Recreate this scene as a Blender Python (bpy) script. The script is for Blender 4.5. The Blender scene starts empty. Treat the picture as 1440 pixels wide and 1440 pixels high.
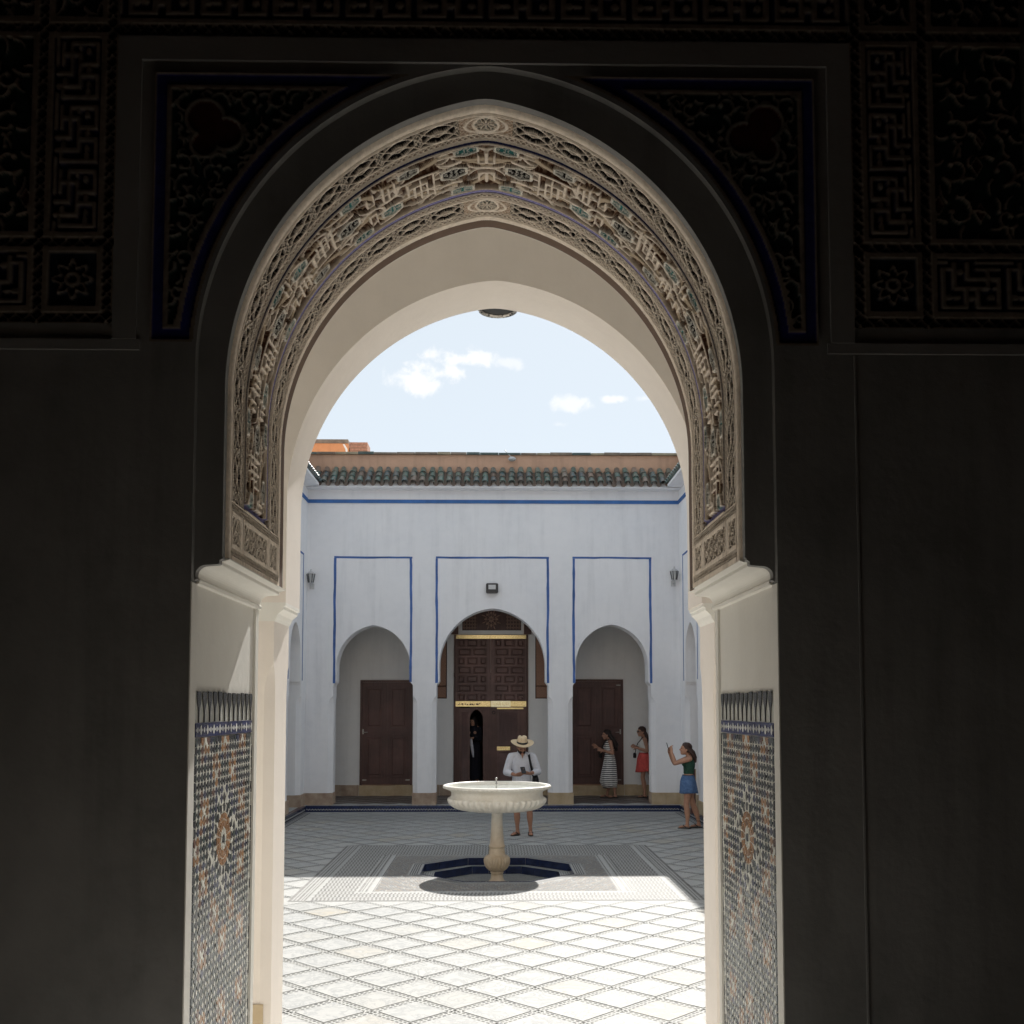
import bpy, bmesh, math, random
import numpy as np
from mathutils import Vector, Matrix
random.seed(7)
rng = np.random.default_rng(7)
PI = math.pi
SC = bpy.context.scene
COL = SC.collection

# ------------------------------------------------------------ camera
cam_d = bpy.data.cameras.new('camera')
cam_d.sensor_width = 36.0
cam_d.lens = 36.0
cam_d.shift_y = 187.0 / 1440.0
cam_d.clip_start = 0.05
cam_d.clip_end = 3000
cam = bpy.data.objects.new('camera', cam_d)
cam.location = (0.03, 0.0, 2.25)
cam.rotation_euler = (math.radians(93.5), 0, -math.atan(24.7 / 1440))
COL.objects.link(cam)
SC.camera = cam

# ------------------------------------------------------------ sun and sky
SUN_EL, SUN_AZ = math.radians(41.3), math.radians(10.2)      # azimuth measured from +Y towards +X
sun_dir = Vector((math.sin(SUN_AZ) * math.cos(SUN_EL), math.cos(SUN_AZ) * math.cos(SUN_EL), math.sin(SUN_EL)))
sd = bpy.data.lights.new('sun', 'SUN')
sd.energy = 3.15
sd.angle = math.radians(0.55)
sd.color = (1.0, 0.965, 0.91)
so = bpy.data.objects.new('sun', sd)
so.rotation_euler = sun_dir.to_track_quat('Z', 'Y').to_euler()
so.location = (3, 30, 25)
COL.objects.link(so)

world = bpy.data.worlds.new('World')
SC.world = world
world.use_nodes = True
wn = world.node_tree
wn.nodes.clear()
W = wn.nodes.new
wout = W('ShaderNodeOutputWorld')
bg = W('ShaderNodeBackground')
sky = W('ShaderNodeTexSky')
sky.sky_type = 'NISHITA'
sky.sun_disc = False
sky.sun_elevation = SUN_EL
sky.sun_rotation = SUN_AZ
sky.altitude = 450
sky.air_density = 1.0
sky.dust_density = 0.6
sky.ozone_density = 1.4
bg.inputs['Strength'].default_value = 0.085
tc = W('ShaderNodeTexCoord')


def wmath(op, a, b=None):
    n = W('ShaderNodeMath')
    n.operation = op
    for i, v in enumerate((a, b)):
        if v is None:
            continue
        if isinstance(v, (int, float)):
            n.inputs[i].default_value = v
        else:
            wn.links.new(v, n.inputs[i])
    return n.outputs[0]


nz = W('ShaderNodeTexNoise')
nz.inputs['Scale'].default_value = 34
nz.inputs['Detail'].default_value = 9
nz.inputs['Roughness'].default_value = 0.62
nz.inputs['Distortion'].default_value = 0.25
wn.links.new(tc.outputs['Generated'], nz.inputs['Vector'])
# cloud puffs: direction (x, y, z), half width, half height, density
CLOUDS = [((-0.071, 0.937, 0.305), .042, .0185, 1.0), ((-0.030, 0.934, 0.323), .046, .0150, 1.0),
          ((-0.040, 0.936, 0.311), .046, .015, 1.0),
          ((0.012, 0.938, 0.321), .022, .009, .55), ((0.070, 0.948, 0.284), .026, .012, .75),
          ((0.112, 0.946, 0.290), .017, .005, .8), ((0.142, 0.944, 0.290), .013, .005, .5),
          ((0.062, 0.955, 0.268), .013, .005, .3)]
dens = None
for (cx, cy, cz), rx, rz, w in CLOUDS:
    s1 = W('ShaderNodeVectorMath'); s1.operation = 'SUBTRACT'
    c = Vector((cx, cy, cz)).normalized()
    s1.inputs[1].default_value = c
    wn.links.new(tc.outputs['Generated'], s1.inputs[0])
    s2 = W('ShaderNodeVectorMath'); s2.operation = 'MULTIPLY'
    s2.inputs[1].default_value = (1 / rx, 1.0, 1 / rz)
    wn.links.new(s1.outputs[0], s2.inputs[0])
    s3 = W('ShaderNodeVectorMath'); s3.operation = 'LENGTH'
    wn.links.new(s2.outputs[0], s3.inputs[0])
    v = wmath('SUBTRACT', 0.80, s3.outputs['Value'])
    v = wmath('ADD', v, wmath('MULTIPLY', wmath('SUBTRACT', nz.outputs[0], 0.5), 2.6))
    mr = W('ShaderNodeMapRange'); mr.interpolation_type = 'SMOOTHSTEP'
    mr.inputs['From Min'].default_value = 0.05
    mr.inputs['From Max'].default_value = 0.62
    mr.inputs['To Max'].default_value = w
    wn.links.new(v, mr.inputs['Value'])
    dens = mr.outputs[0] if dens is None else wmath('MAXIMUM', dens, mr.outputs[0])
mixc = W('ShaderNodeMix'); mixc.data_type = 'RGBA'
wn.links.new(dens, mixc.inputs[0])
hs = W('ShaderNodeHueSaturation')
hs.inputs['Saturation'].default_value = 0.55
wn.links.new(sky.outputs[0], hs.inputs['Color'])
hz = W('ShaderNodeMix'); hz.data_type = 'RGBA'          # pale, hazy summer sky: nearly even in every direction
hz.inputs[0].default_value = 0.88
wn.links.new(hs.outputs[0], hz.inputs[6])
hz.inputs[7].default_value = (3.7, 4.12, 4.48, 1)
wn.links.new(hz.outputs[2], mixc.inputs[6])
mixc.inputs[7].default_value = (5.4, 5.45, 5.5, 1)
CLOUD_MIX = mixc
wn.links.new(mixc.outputs[2], bg.inputs['Color'])
wn.links.new(bg.outputs[0], wout.inputs[0])

SC.view_settings.view_transform = 'Standard'
SC.view_settings.look = 'None'
SC.view_settings.gamma = 1
SC.view_settings.use_curve_mapping = False
SC.view_settings.exposure = 1.2
SC.cycles.max_bounces = 10
SC.cycles.diffuse_bounces = 7
SC.cycles.glossy_bounces = 4
SC.cycles.transmission_bounces = 4
SC.cycles.use_denoising = True
SC.cycles.caustics_reflective = False
SC.cycles.caustics_refractive = False
SC.cycles.sample_clamp_indirect = 8


# ------------------------------------------------------------ helpers
class MB:
    """collects vertices, faces and per-face colours, builds one mesh object"""

    def __init__(self):
        self.v, self.f, self.c, self.sm = [], [], [], []
        self.hascol = False

    def add(self, v, f, col=None, smooth=False):
        o = len(self.v)
        self.v += [tuple(p) for p in v]
        self.f += [tuple(i + o for i in q) for q in f]
        self.c += [col] * len(f)
        self.sm += [smooth] * len(f)
        if col is not None:
            self.hascol = True
        return self

    def box(self, x0, x1, y0, y1, z0, z1, col=None):
        v = [(x0, y0, z0), (x1, y0, z0), (x1, y1, z0), (x0, y1, z0), (x0, y0, z1), (x1, y0, z1), (x1, y1, z1), (x0, y1, z1)]
        f = [(3, 2, 1, 0), (4, 5, 6, 7), (0, 1, 5, 4), (1, 2, 6, 5), (2, 3, 7, 6), (3, 0, 4, 7)]
        return self.add(v, f, col)

    def prism(self, poly, axis, a, b, col=None, smooth=False):
        """poly of 2D points extruded along axis ('x','y','z') from a to b"""
        n = len(poly)

        def P(p, t):
            if axis == 'y': return (p[0], t, p[1])
            if axis == 'x': return (t, p[0], p[1])
            return (p[0], p[1], t)
        v = [P(p, a) for p in poly] + [P(p, b) for p in poly]
        self.add(v, [tuple(range(n)), tuple(range(2 * n - 1, n - 1, -1))], col)
        self.add(v, [(i, (i + 1) % n, n + (i + 1) % n, n + i) for i in range(n)], col, smooth)
        return self

    def lathe(self, prof, cx=0, cy=0, n=48, mod=None, col=None, smooth=True):
        rings = []
        for k, (r, z) in enumerate(prof):
            ring = []
            for i in range(n):
                a = 2 * PI * i / n
                rr = r * (1 + (mod(k, a) if mod else 0))
                ring.append((cx + rr * math.cos(a), cy + rr * math.sin(a), z))
            rings.append(ring)
        v = [p for r in rings for p in r]
        f = []
        for k in range(len(prof) - 1):
            for i in range(n):
                j = (i + 1) % n
                f.append((k * n + i, k * n + j, (k + 1) * n + j, (k + 1) * n + i))
        return self.add(v, f, col, smooth)

    def tube(self, pts, rad, n=10, flat=1.0, col=None, up=(0, 0, 1), smooth=True):
        pts = [Vector(p) for p in pts]
        if not isinstance(rad, (list, tuple)): rad = [rad] * len(pts)
        v, f = [], []
        prev = None
        for k, p in enumerate(pts):
            d = (pts[min(k + 1, len(pts) - 1)] - pts[max(k - 1, 0)]).normalized()
            u = Vector(up) if prev is None else prev
            s = d.cross(u)
            if s.length < 1e-3:
                s = d.cross(Vector((0, 1, 0)))
            s.normalize()
            w = s.cross(d).normalized()
            prev = w
            for i in range(n):
                a = 2 * PI * i / n
                v.append(p + s * (math.cos(a) * rad[k]) + w * (math.sin(a) * rad[k] * flat))
        for k in range(len(pts) - 1):
            for i in range(n):
                j = (i + 1) % n
                f.append((k * n + i, k * n + j, (k + 1) * n + j, (k + 1) * n + i))
        f.append(tuple(range(n - 1, -1, -1)))
        f.append(tuple(range((len(pts) - 1) * n, len(pts) * n)))
        return self.add(v, f, col, smooth)

    def loft(self, rings, n=16, col=None, cap=True):
        """rings: (cx,cy,cz,rx,ry[,tilt about x]) horizontal ellipses"""
        v, f = [], []
        for r in rings:
            cx, cy, cz, rx, ry = r[:5]
            t = r[5] if len(r) > 5 else 0
            for i in range(n):
                a = 2 * PI * i / n
                dx, dy = rx * math.cos(a), ry * math.sin(a)
                v.append((cx + dx, cy + dy * math.cos(t), cz + dy * math.sin(t)))
        for k in range(len(rings) - 1):
            for i in range(n):
                j = (i + 1) % n
                f.append((k * n + i, k * n + j, (k + 1) * n + j, (k + 1) * n + i))
        if cap:
            f.append(tuple(range(n - 1, -1, -1)))
            f.append(tuple(range((len(rings) - 1) * n, len(rings) * n)))
        return self.add(v, f, col, True)

    def ball(self, c, r, n=14, m=9, col=None):
        c = Vector(c)
        if not isinstance(r, (tuple, list)): r = (r, r, r)
        rings = []
        for k in range(1, m):
            a = -PI / 2 + PI * k / m
            rings.append((c.x, c.y, c.z + r[2] * math.sin(a), r[0] * math.cos(a), r[1] * math.cos(a)))
        return self.loft(rings, n, col)

    def mesh(self, name, mat):
        me = bpy.data.meshes.new(name)
        me.from_pydata(self.v, [], self.f)
        if any(self.sm):
            me.polygons.foreach_set('use_smooth', self.sm)
        if self.hascol:
            at = me.color_attributes.new('Col', 'FLOAT_COLOR', 'CORNER')
            arr = np.ones((len(me.loops), 4), dtype=np.float32)
            k = 0
            for q, c in zip(self.f, self.c):
                if c is not None:
                    arr[k:k + len(q), :3] = c
                k += len(q)
            at.data.foreach_set('color', arr.ravel())
        if mat: me.materials.append(mat)
        me.update()
        return me

    def build(self, name, mat, parent=None, **props):
        return link(name, self.mesh(name, mat), parent, **props)


def link(name, me, parent=None, loc=None, rot=None, **props):
    """links a mesh object; geometry is in world coordinates unless loc is given"""
    o = bpy.data.objects.new(name, me)
    COL.objects.link(o)
    if parent is not None:
        o.parent = parent
    l = Vector(loc) if loc is not None else Vector((0, 0, 0))
    p = parent
    while p is not None and loc is None:
        l -= Vector(p.location)
        p = p.parent
    if loc is not None and parent is not None:
        p = parent
        while p is not None:
            l -= Vector(p.location)
            p = p.parent
    o.location = l
    if rot is not None: o.rotation_euler = rot
    for k, v in props.items(): o[k] = v
    return o


def local(name, mb_or_me, mat, parent, loc=(0, 0, 0), rot=(0, 0, 0), **props):
    """child given in its parent's own coordinates"""
    me = mb_or_me.mesh(name, mat) if isinstance(mb_or_me, MB) else mb_or_me
    o = bpy.data.objects.new(name, me)
    COL.objects.link(o)
    o.parent = parent
    o.location = loc
    o.rotation_euler = rot
    for k, v in props.items(): o[k] = v
    return o


def thing(name, label, cat, loc=(0, 0, 0), rz=0, group=None):
    o = bpy.data.objects.new(name, None)
    o.empty_display_size = 0.2
    COL.objects.link(o)
    o.location = loc
    o.rotation_euler = (0, 0, rz)
    o['label'] = label
    o['category'] = cat
    o['kind'] = 'thing'
    if group: o['group'] = group
    return o


def structure(name, loc=(0, 0, 0)):
    o = bpy.data.objects.new(name, None)
    COL.objects.link(o)
    o.location = loc
    o['kind'] = 'structure'
    return o


# ------------------------------------------------------------ materials
def newmat(name):
    m = bpy.data.materials.new(name)
    m.use_nodes = True
    nt = m.node_tree
    b = nt.nodes['Principled BSDF']
    return m, nt, b


def N(nt, t, **kw):
    n = nt.nodes.new(t)
    for k, v in kw.items():
        if k in ('operation', 'blend_type', 'data_type', 'interpolation_type', 'noise_dimensions', 'feature', 'distance', 'attribute_name', 'layer_name', 'vector_type'):
            setattr(n, k, v)
        else:
            n.inputs[k.replace('_', ' ')].default_value = v
    return n


def mixrgb(nt, fac, a, b, mode='MIX'):
    n = nt.nodes.new('ShaderNodeMix')
    n.data_type = 'RGBA'
    n.blend_type = mode
    for s, v in ((0, fac), (6, a), (7, b)):
        if isinstance(v, (int, float)):
            n.inputs[s].default_value = v
        elif isinstance(v, (tuple, list)):
            n.inputs[s].default_value = (*v, 1) if len(v) == 3 else v
        else:
            nt.links.new(v, n.inputs[s])
    return n.outputs[2]


def ramp(nt, val, lo, hi, t0=0.0, t1=1.0):
    n = nt.nodes.new('ShaderNodeMapRange')
    n.inputs['From Min'].default_value = lo
    n.inputs['From Max'].default_value = hi
    n.inputs['To Min'].default_value = t0
    n.inputs['To Max'].default_value = t1
    nt.links.new(val, n.inputs['Value'])
    return n.outputs[0]


def noise(nt, scale, detail=4, rough=.55, vec=None, dist=0.0):
    n = nt.nodes.new('ShaderNodeTexNoise')
    n.inputs['Scale'].default_value = scale
    n.inputs['Detail'].default_value = detail
    n.inputs['Roughness'].default_value = rough
    n.inputs['Distortion'].default_value = dist
    if vec is None:
        g = nt.nodes.new('ShaderNodeNewGeometry')
        vec = g.outputs['Position']
    nt.links.new(vec, n.inputs['Vector'])
    return n.outputs[0]


def scaled_pos(nt, s):
    g = nt.nodes.new('ShaderNodeNewGeometry')
    m = nt.nodes.new('ShaderNodeVectorMath')
    m.operation = 'MULTIPLY'
    m.inputs[1].default_value = s
    nt.links.new(g.outputs['Position'], m.inputs[0])
    return m.outputs[0]


def bump(nt, b, h, strength=.3, dist=.01):
    n = nt.nodes.new('ShaderNodeBump')
    n.inputs['Strength'].default_value = strength
    n.inputs['Distance'].default_value = dist
    nt.links.new(h, n.inputs['Height'])
    nt.links.new(n.outputs[0], b.inputs['Normal'])


def plaster(name, c1, c2, rough=.85, bs=.35, scale=.8, streak=0.0, spec=.3):
    m, nt, b = newmat(name)
    big = noise(nt, scale, 6, .6)
    col = mixrgb(nt, ramp(nt, big, .35, .68), c1, c2)
    if streak:
        st = noise(nt, 1.0, 5, .6, scaled_pos(nt, (6, 6, .5)))
        col = mixrgb(nt, ramp(nt, st, .5, .75, 0, streak), col, tuple(x * .8 for x in c2))
    fine = noise(nt, 7, 6, .62)
    col = mixrgb(nt, ramp(nt, fine, .3, .7, 0, .35), col, tuple(min(1, x * 1.06) for x in c1))
    nt.links.new(col, b.inputs['Base Color'])
    b.inputs['Roughness'].default_value = rough
    b.inputs['Specular IOR Level'].default_value = spec
    if 'Diffuse Roughness' in b.inputs: b.inputs['Diffuse Roughness'].default_value = 0.55
    h = noise(nt, 22, 7, .6)
    h2 = noise(nt, 2.2, 3, .5)
    mm = nt.nodes.new('ShaderNodeMath'); mm.operation = 'MULTIPLY_ADD'
    mm.inputs[1].default_value = 3.0
    nt.links.new(h2, mm.inputs[0]); nt.links.new(h, mm.inputs[2])
    bump(nt, b, mm.outputs[0], bs, .006)
    return m


def simple(name, c, rough=.6, metal=0.0, var=.12, scale=14, spec=.5, bs=.1, c2=None):
    m, nt, b = newmat(name)
    n1 = noise(nt, scale, 5, .6)
    col = mixrgb(nt, ramp(nt, n1, .3, .7), tuple(x * (1 - var) for x in c), c2 or tuple(min(1, x * (1 + var)) for x in c))
    nt.links.new(col, b.inputs['Base Color'])
    b.inputs['Roughness'].default_value = rough
    b.inputs['Metallic'].default_value = metal
    b.inputs['Specular IOR Level'].default_value = spec
    if bs:
        bump(nt, b, noise(nt, scale * 4, 4, .6), bs, .003)
    return m


def attrmat(name, rough=.7, spec=.35, var=.25, scale=30, bs=.2, randobj=0.0, coat=0.0):
    """colour from the mesh's own paint attribute, with wear noise"""
    m, nt, b = newmat(name)
    a = nt.nodes.new('ShaderNodeAttribute')
    a.attribute_name = 'Col'
    n1 = noise(nt, scale, 5, .65)
    k = ramp(nt, n1, .3, .72, 1 - var, 1 + var * .4)
    if randobj:
        oi = nt.nodes.new('ShaderNodeObjectInfo')
        k2 = ramp(nt, oi.outputs['Random'], 0, 1, 1 - randobj, 1 + randobj)
        mu = nt.nodes.new('ShaderNodeMath'); mu.operation = 'MULTIPLY'
        nt.links.new(k, mu.inputs[0]); nt.links.new(k2, mu.inputs[1])
        k = mu.outputs[0]
    vm = nt.nodes.new('ShaderNodeVectorMath'); vm.operation = 'SCALE'
    nt.links.new(a.outputs['Color'], vm.inputs[0]); nt.links.new(k, vm.inputs['Scale'])
    nt.links.new(vm.outputs[0], b.inputs['Base Color'])
    b.inputs['Roughness'].default_value = rough
    b.inputs['Specular IOR Level'].default_value = spec
    b.inputs['Coat Weight'].default_value = coat
    if bs: bump(nt, b, noise(nt, scale * 3, 4, .6), bs, .003)
    return m


M = {}
M['wall_blue'] = plaster('limewash_courtyard', (.88, .88, .89), (.80, .81, .835), .9, .4, .45, .4)
M['wall_grey'] = plaster('limewash_gallery', (.86, .86, .85), (.79, .795, .79), .9, .3, .7, .3)
M['wall_warm'] = plaster('limewash_warm', (.84, .825, .78), (.79, .77, .72), .85, .35, 1.2, .2)
M['wall_beige'] = plaster('limewash_beige', (.83, .77, .71), (.77, .71, .65), .9, .3, 1.2, .15)
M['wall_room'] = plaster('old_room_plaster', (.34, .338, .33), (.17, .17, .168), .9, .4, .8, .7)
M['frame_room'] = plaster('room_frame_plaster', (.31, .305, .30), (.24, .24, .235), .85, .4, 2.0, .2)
M['arch_brown'] = plaster('brown_arch_plaster', (.20, .135, .10), (.15, .098, .07), .8, .3, 3, .3)
M['blue_paint'] = simple('cobalt_paint', (.045, .15, .40), .7, 0, .2, 3)
M['blue_deep'] = simple('deep_blue_paint', (.05, .125, .36), .7, 0, .25, 3)
M['stone'] = plaster('marble_skirting', (.52, .42, .32), (.30, .20, .15), .6, .4, 5, .5)
M['stone_tan'] = plaster('tan_skirting', (.58, .47, .32), (.44, .33, .19), .6, .4, 4, .4)
M['ochre'] = plaster('ochre_render', (.62, .41, .29), (.54, .35, .25), .9, .5, 2.0, .8)
M['stucco'] = attrmat('carved_painted_stucco', .85, .06, .22, 40, .15)
M['glaze'] = attrmat('glazed_zellige', .17, .55, .25, 60, .35, 0, 0)
M['glaze_obj'] = attrmat('glazed_tile', .25, .35, .25, 40, .3, .35, 0)
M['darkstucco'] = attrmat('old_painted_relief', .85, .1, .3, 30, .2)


def wood(name, c1, c2, rough=.5):
    m, nt, b = newmat(name)
    g = noise(nt, 1.0, 6, .6, scaled_pos(nt, (45, 45, 2.2)))
    l = noise(nt, 1.6, 4, .6)
    col = mixrgb(nt, ramp(nt, g, .3, .7), c1, c2)
    col = mixrgb(nt, ramp(nt, l, .45, .7, 0, .6), col, tuple(x * 1.7 for x in c2))
    nt.links.new(col, b.inputs['Base Color'])
    b.inputs['Roughness'].default_value = rough
    bump(nt, b, g, .25, .003)
    return m


M['wood'] = wood('dark_walnut_door', (.060, .024, .020), (.10, .047, .038))
M['wood2'] = wood('carved_cedar', (.070, .032, .027), (.12, .062, .052))
M['brass'] = simple('aged_brass', (.72, .55, .24), .32, 1.0, .25, 30, .5, .3, (.85, .72, .40))
M['iron'] = simple('black_iron', (.02, .02, .022), .5, .6, .2)
M['silver'] = simple('worn_metal', (.35, .34, .32), .35, .9, .4, 60)
M['plastic_black'] = simple('black_plastic', (.018, .018, .02), .4, 0, .1)
M['plastic_white'] = simple('grey_plastic', (.55, .55, .55), .5, 0, .1)


def marble():
    m, nt, b = newmat('white_marble_tile')
    oi = nt.nodes.new('ShaderNodeObjectInfo')
    cx = nt.nodes.new('ShaderNodeCombineXYZ')
    mu = nt.nodes.new('ShaderNodeMath'); mu.operation = 'MULTIPLY'; mu.inputs[1].default_value = 37.0
    nt.links.new(oi.outputs['Random'], mu.inputs[0])
    nt.links.new(mu.outputs[0], cx.inputs[2])
    g = nt.nodes.new('ShaderNodeNewGeometry')
    ad = nt.nodes.new('ShaderNodeVectorMath'); ad.operation = 'ADD'
    nt.links.new(g.outputs['Position'], ad.inputs[0]); nt.links.new(cx.outputs[0], ad.inputs[1])
    n1 = noise(nt, 4.5, 8, .66, ad.outputs[0], 1.4)
    n2 = noise(nt, 16, 6, .6, ad.outputs[0], .8)
    s = nt.nodes.new('ShaderNodeMath'); s.operation = 'SUBTRACT'; s.inputs[1].default_value = .5
    nt.links.new(n1, s.inputs[0])
    a = nt.nodes.new('ShaderNodeMath'); a.operation = 'ABSOLUTE'
    nt.links.new(s.outputs[0], a.inputs[0])
    vein = ramp(nt, a.outputs[0], 0, .05, .75, 0)
    col = mixrgb(nt, vein, (.46, .46, .445), (.27, .28, .285))
    col = mixrgb(nt, ramp(nt, n2, .45, .75, 0, .4), col, (.35, .355, .35))
    warm = ramp(nt, oi.outputs['Random'], .72, 1.0, 0, .75)
    w2 = nt.nodes.new('ShaderNodeMath'); w2.operation = 'MULTIPLY'
    nt.links.new(warm, w2.inputs[0]); nt.links.new(ramp(nt, n1, .35, .65), w2.inputs[1])
    col = mixrgb(nt, w2.outputs[0], col, (.43, .375, .28))
    r2 = nt.nodes.new('ShaderNodeMath'); r2.operation = 'MULTIPLY'; r2.inputs[1].default_value = 7.31
    nt.links.new(oi.outputs['Random'], r2.inputs[0])
    r3 = nt.nodes.new('ShaderNodeMath'); r3.operation = 'FRACT'
    nt.links.new(r2.outputs[0], r3.inputs[0])
    col = mixrgb(nt, ramp(nt, r3.outputs[0], 0, 1, 0, .30), col, (.345, .355, .355))
    nt.links.new(col, b.inputs['Base Color'])
    b.inputs['Roughness'].default_value = .5
    b.inputs['Specular IOR Level'].default_value = .08
    bump(nt, b, n2, .06, .003)
    return m


M['marble'] = marble()
M['floor_light'] = plaster('pale_marble_paving', (.83, .825, .795), (.78, .77, .735), .4, .2, 1.5)  # unseen near floors, made pale to bounce sunlight into the doorway
M['floor_ground'] = simple('floor_mosaic_ground', (.44, .44, .425), .6, 0, .15, 25, .08)
M['dash'] = simple('dark_green_mosaic', (.15, .17, .16), .6, 0, .5, 9, .5, .1, (.27, .27, .245))
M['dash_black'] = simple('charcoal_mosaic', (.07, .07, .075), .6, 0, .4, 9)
M['stripe'] = simple('grey_brown_mosaic', (.15, .145, .14), .6, 0, .4, 7, .5, .1, (.24, .23, .21))
M['navy_tile'] = simple('navy_glazed_tile', (.012, .022, .075), .15, 0, .4, 10, .6, .15)
M['tan_mosaic'] = attrmat('small_mosaic', .65, .3, .3, 20, .1)
# ------------------------------------------------------------ arch helpers
def arch_pts(cx, w, e, zc, zs, n=56):
    """two-centred arch outline from (cx-w, zs) over the crown to (cx+w, zs)"""
    R = w + e
    a1 = math.acos(e / R)
    left = [(cx + e - R * math.cos(a1 * i / n), zc + R * math.sin(a1 * i / n)) for i in range(n + 1)]
    right = [(2 * cx - x, z) for x, z in left[::-1][1:]]
    b = .05 * w                                # the tip itself is softly rounded
    sl = e / R
    rnd = lambda p: (p[0], p[1] - (sl * (b - abs(p[0] - cx)) ** 2 / (2 * b) if abs(p[0] - cx) < b else 0))
    return [(cx - w, zs)] + [rnd(p) for p in left + right] + [(cx + w, zs)]


def wall_xz(x0, x1, z0, z1, y0, y1, arches, mb=None):
    """wall slab between y0 and y1 whose lower edge z0 is broken by arches (cx,w,e,zc), lower edge flat between them"""
    mb = mb or MB()
    cols = []
    x = x0
    for (cx, w, e, zc) in sorted(arches):
        pts = arch_pts(cx, w, e, zc, z0)
        cols.append([(x, z0), (cx - w, z0)])
        cols.append(pts[1:-1])
        x = cx + w
        # soffit
        v = [(p[0], y0, p[1]) for p in pts] + [(p[0], y1, p[1]) for p in pts]
        n = len(pts)
        mb.add(v, [(i, i + 1, n + i + 1, n + i) for i in range(n - 1)], None, True)
    cols.append([(x, z0), (x1, z0)])
    for seg in cols:
        flat = seg[0][1] == z0
        for (xa, za), (xb, zb) in zip(seg, seg[1:]):
            if xb - xa < 1e-6: continue
            mb.add([(xa, y0, za), (xb, y0, zb), (xb, y0, z1), (xa, y0, z1)], [(0, 1, 2, 3)])
            mb.add([(xa, y1, za), (xb, y1, zb), (xb, y1, z1), (xa, y1, z1)], [(3, 2, 1, 0)])
            if flat:
                mb.add([(xa, y0, z0), (xb, y0, z0), (xb, y1, z0), (xa, y1, z0)], [(3, 2, 1, 0)])
    mb.add([(x0, y0, z1), (x1, y0, z1), (x1, y1, z1), (x0, y1, z1)], [(0, 1, 2, 3)])
    mb.add([(x0, y0, z0), (x0, y1, z0), (x0, y1, z1), (x0, y0, z1)], [(3, 2, 1, 0)])
    mb.add([(x1, y0, z0), (x1, y1, z0), (x1, y1, z1), (x1, y0, z1)], [(0, 1, 2, 3)])
    return mb


def rot_mb(mb, fn):
    mb.v = [fn(*p) for p in mb.v]
    return mb


def chamfer_pier(x0, x1, y0, y1, z0, z1, c=.105, zt=2.32, zu=2.49):
    """square block on top, chamfered shaft below with a curved stop"""
    mb = MB()
    zs = [z0, zt]
    cs = [c, c]
    for k in range(1, 8):
        t = k / 7
        zs.append(zt + (zu - zt) * t); cs.append(max(.002, c * (1 - t ** 1.6) ** .6 if t < 1 else .002))
    zs.append(z1); cs.append(.002)
    rings = []
    for z, k in zip(zs, cs):
        rings.append([(x0 + k, y0, z), (x1 - k, y0, z), (x1, y0 + k, z), (x1, y1 - k, z), (x1 - k, y1, z), (x0 + k, y1, z), (x0, y1 - k, z), (x0, y0 + k, z)])
    v = [p for r in rings for p in r]
    f = []
    for k in range(len(rings) - 1):
        for i in range(8):
            j = (i + 1) % 8
            f.append((k * 8 + i, k * 8 + j, k * 8 + 8 + j, k * 8 + 8 + i))
    f.append(tuple(range(7, -1, -1)))
    f.append(tuple(range(len(v) - 8, len(v))))
    return mb.add(v, f)


def impost(x0, x1, y0, y1, z, d=.07, sx=(1, 1), sy=0):
    """small stepped moulding at height z growing outwards by d in x"""
    mb = MB()
    pl, pr = sx
    prof = [(0, -.07), (.008, -.055), (.012, -.05), (.02, -.03), (.04, -.012), (d * .8, -.004), (d * .8, .012), (d, .016), (d, .035)]
    rings = []
    for o, dz in prof:
        rings.append([(x0 - o * pl, y0 - o * sy, z + dz), (x1 + o * pr, y0 - o * sy, z + dz), (x1 + o * pr, y1 + o * sy, z + dz), (x0 - o * pl, y1 + o * sy, z + dz)])
    v = [p for r in rings for p in r]
    f = []
    for k in range(len(rings) - 1):
        for i in range(4):
            j = (i + 1) % 4
            f.append((k * 4 + i, k * 4 + j, k * 4 + 4 + j, k * 4 + 4 + i))
    f.append((3, 2, 1, 0)); f.append(tuple(range(len(v) - 4, len(v))))
    return mb.add(v, f)


def grid_mesh(name, mat, P, C, mask=None, parent=None, **props):
    """P (n,m,3) positions, C (n,m,3) colours; quads, optional vertex mask"""
    n, m = P.shape[:2]
    idx = np.arange(n * m).reshape(n, m)
    q = np.stack([idx[:-1, :-1], idx[1:, :-1], idx[1:, 1:], idx[:-1, 1:]], -1).reshape(-1, 4)
    if mask is not None:
        mk = mask.reshape(-1)
        q = q[mk[q].all(1)]
        used = np.unique(q)
        remap = -np.ones(n * m, int); remap[used] = np.arange(len(used))
        q = remap[q]
        V = P.reshape(-1, 3)[used]; CC = C.reshape(-1, 3)[used]
    else:
        V = P.reshape(-1, 3); CC = C.reshape(-1, 3)
    me = bpy.data.meshes.new(name)
    me.vertices.add(len(V)); me.vertices.foreach_set('co', V.astype(np.float32).ravel())
    me.loops.add(q.size); me.loops.foreach_set('vertex_index', q.astype(np.int32).ravel())
    me.polygons.add(len(q))
    me.polygons.foreach_set('loop_start', np.arange(0, q.size, 4, dtype=np.int32))
    me.polygons.foreach_set('loop_total', np.full(len(q), 4, dtype=np.int32))
    me.polygons.foreach_set('use_smooth', np.ones(len(q), dtype=bool))
    at = me.color_attributes.new('Col', 'FLOAT_COLOR', 'POINT')
    arr = np.ones((len(V), 4), np.float32); arr[:, :3] = CC
    at.data.foreach_set('color', arr.ravel())
    me.materials.append(mat)
    me.update(); me.validate()
    return link(name, me, parent, **props)


def sst(x, a, b):
    t = np.clip((x - a) / (b - a), 0, 1)
    return t * t * (3 - 2 * t)


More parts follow.
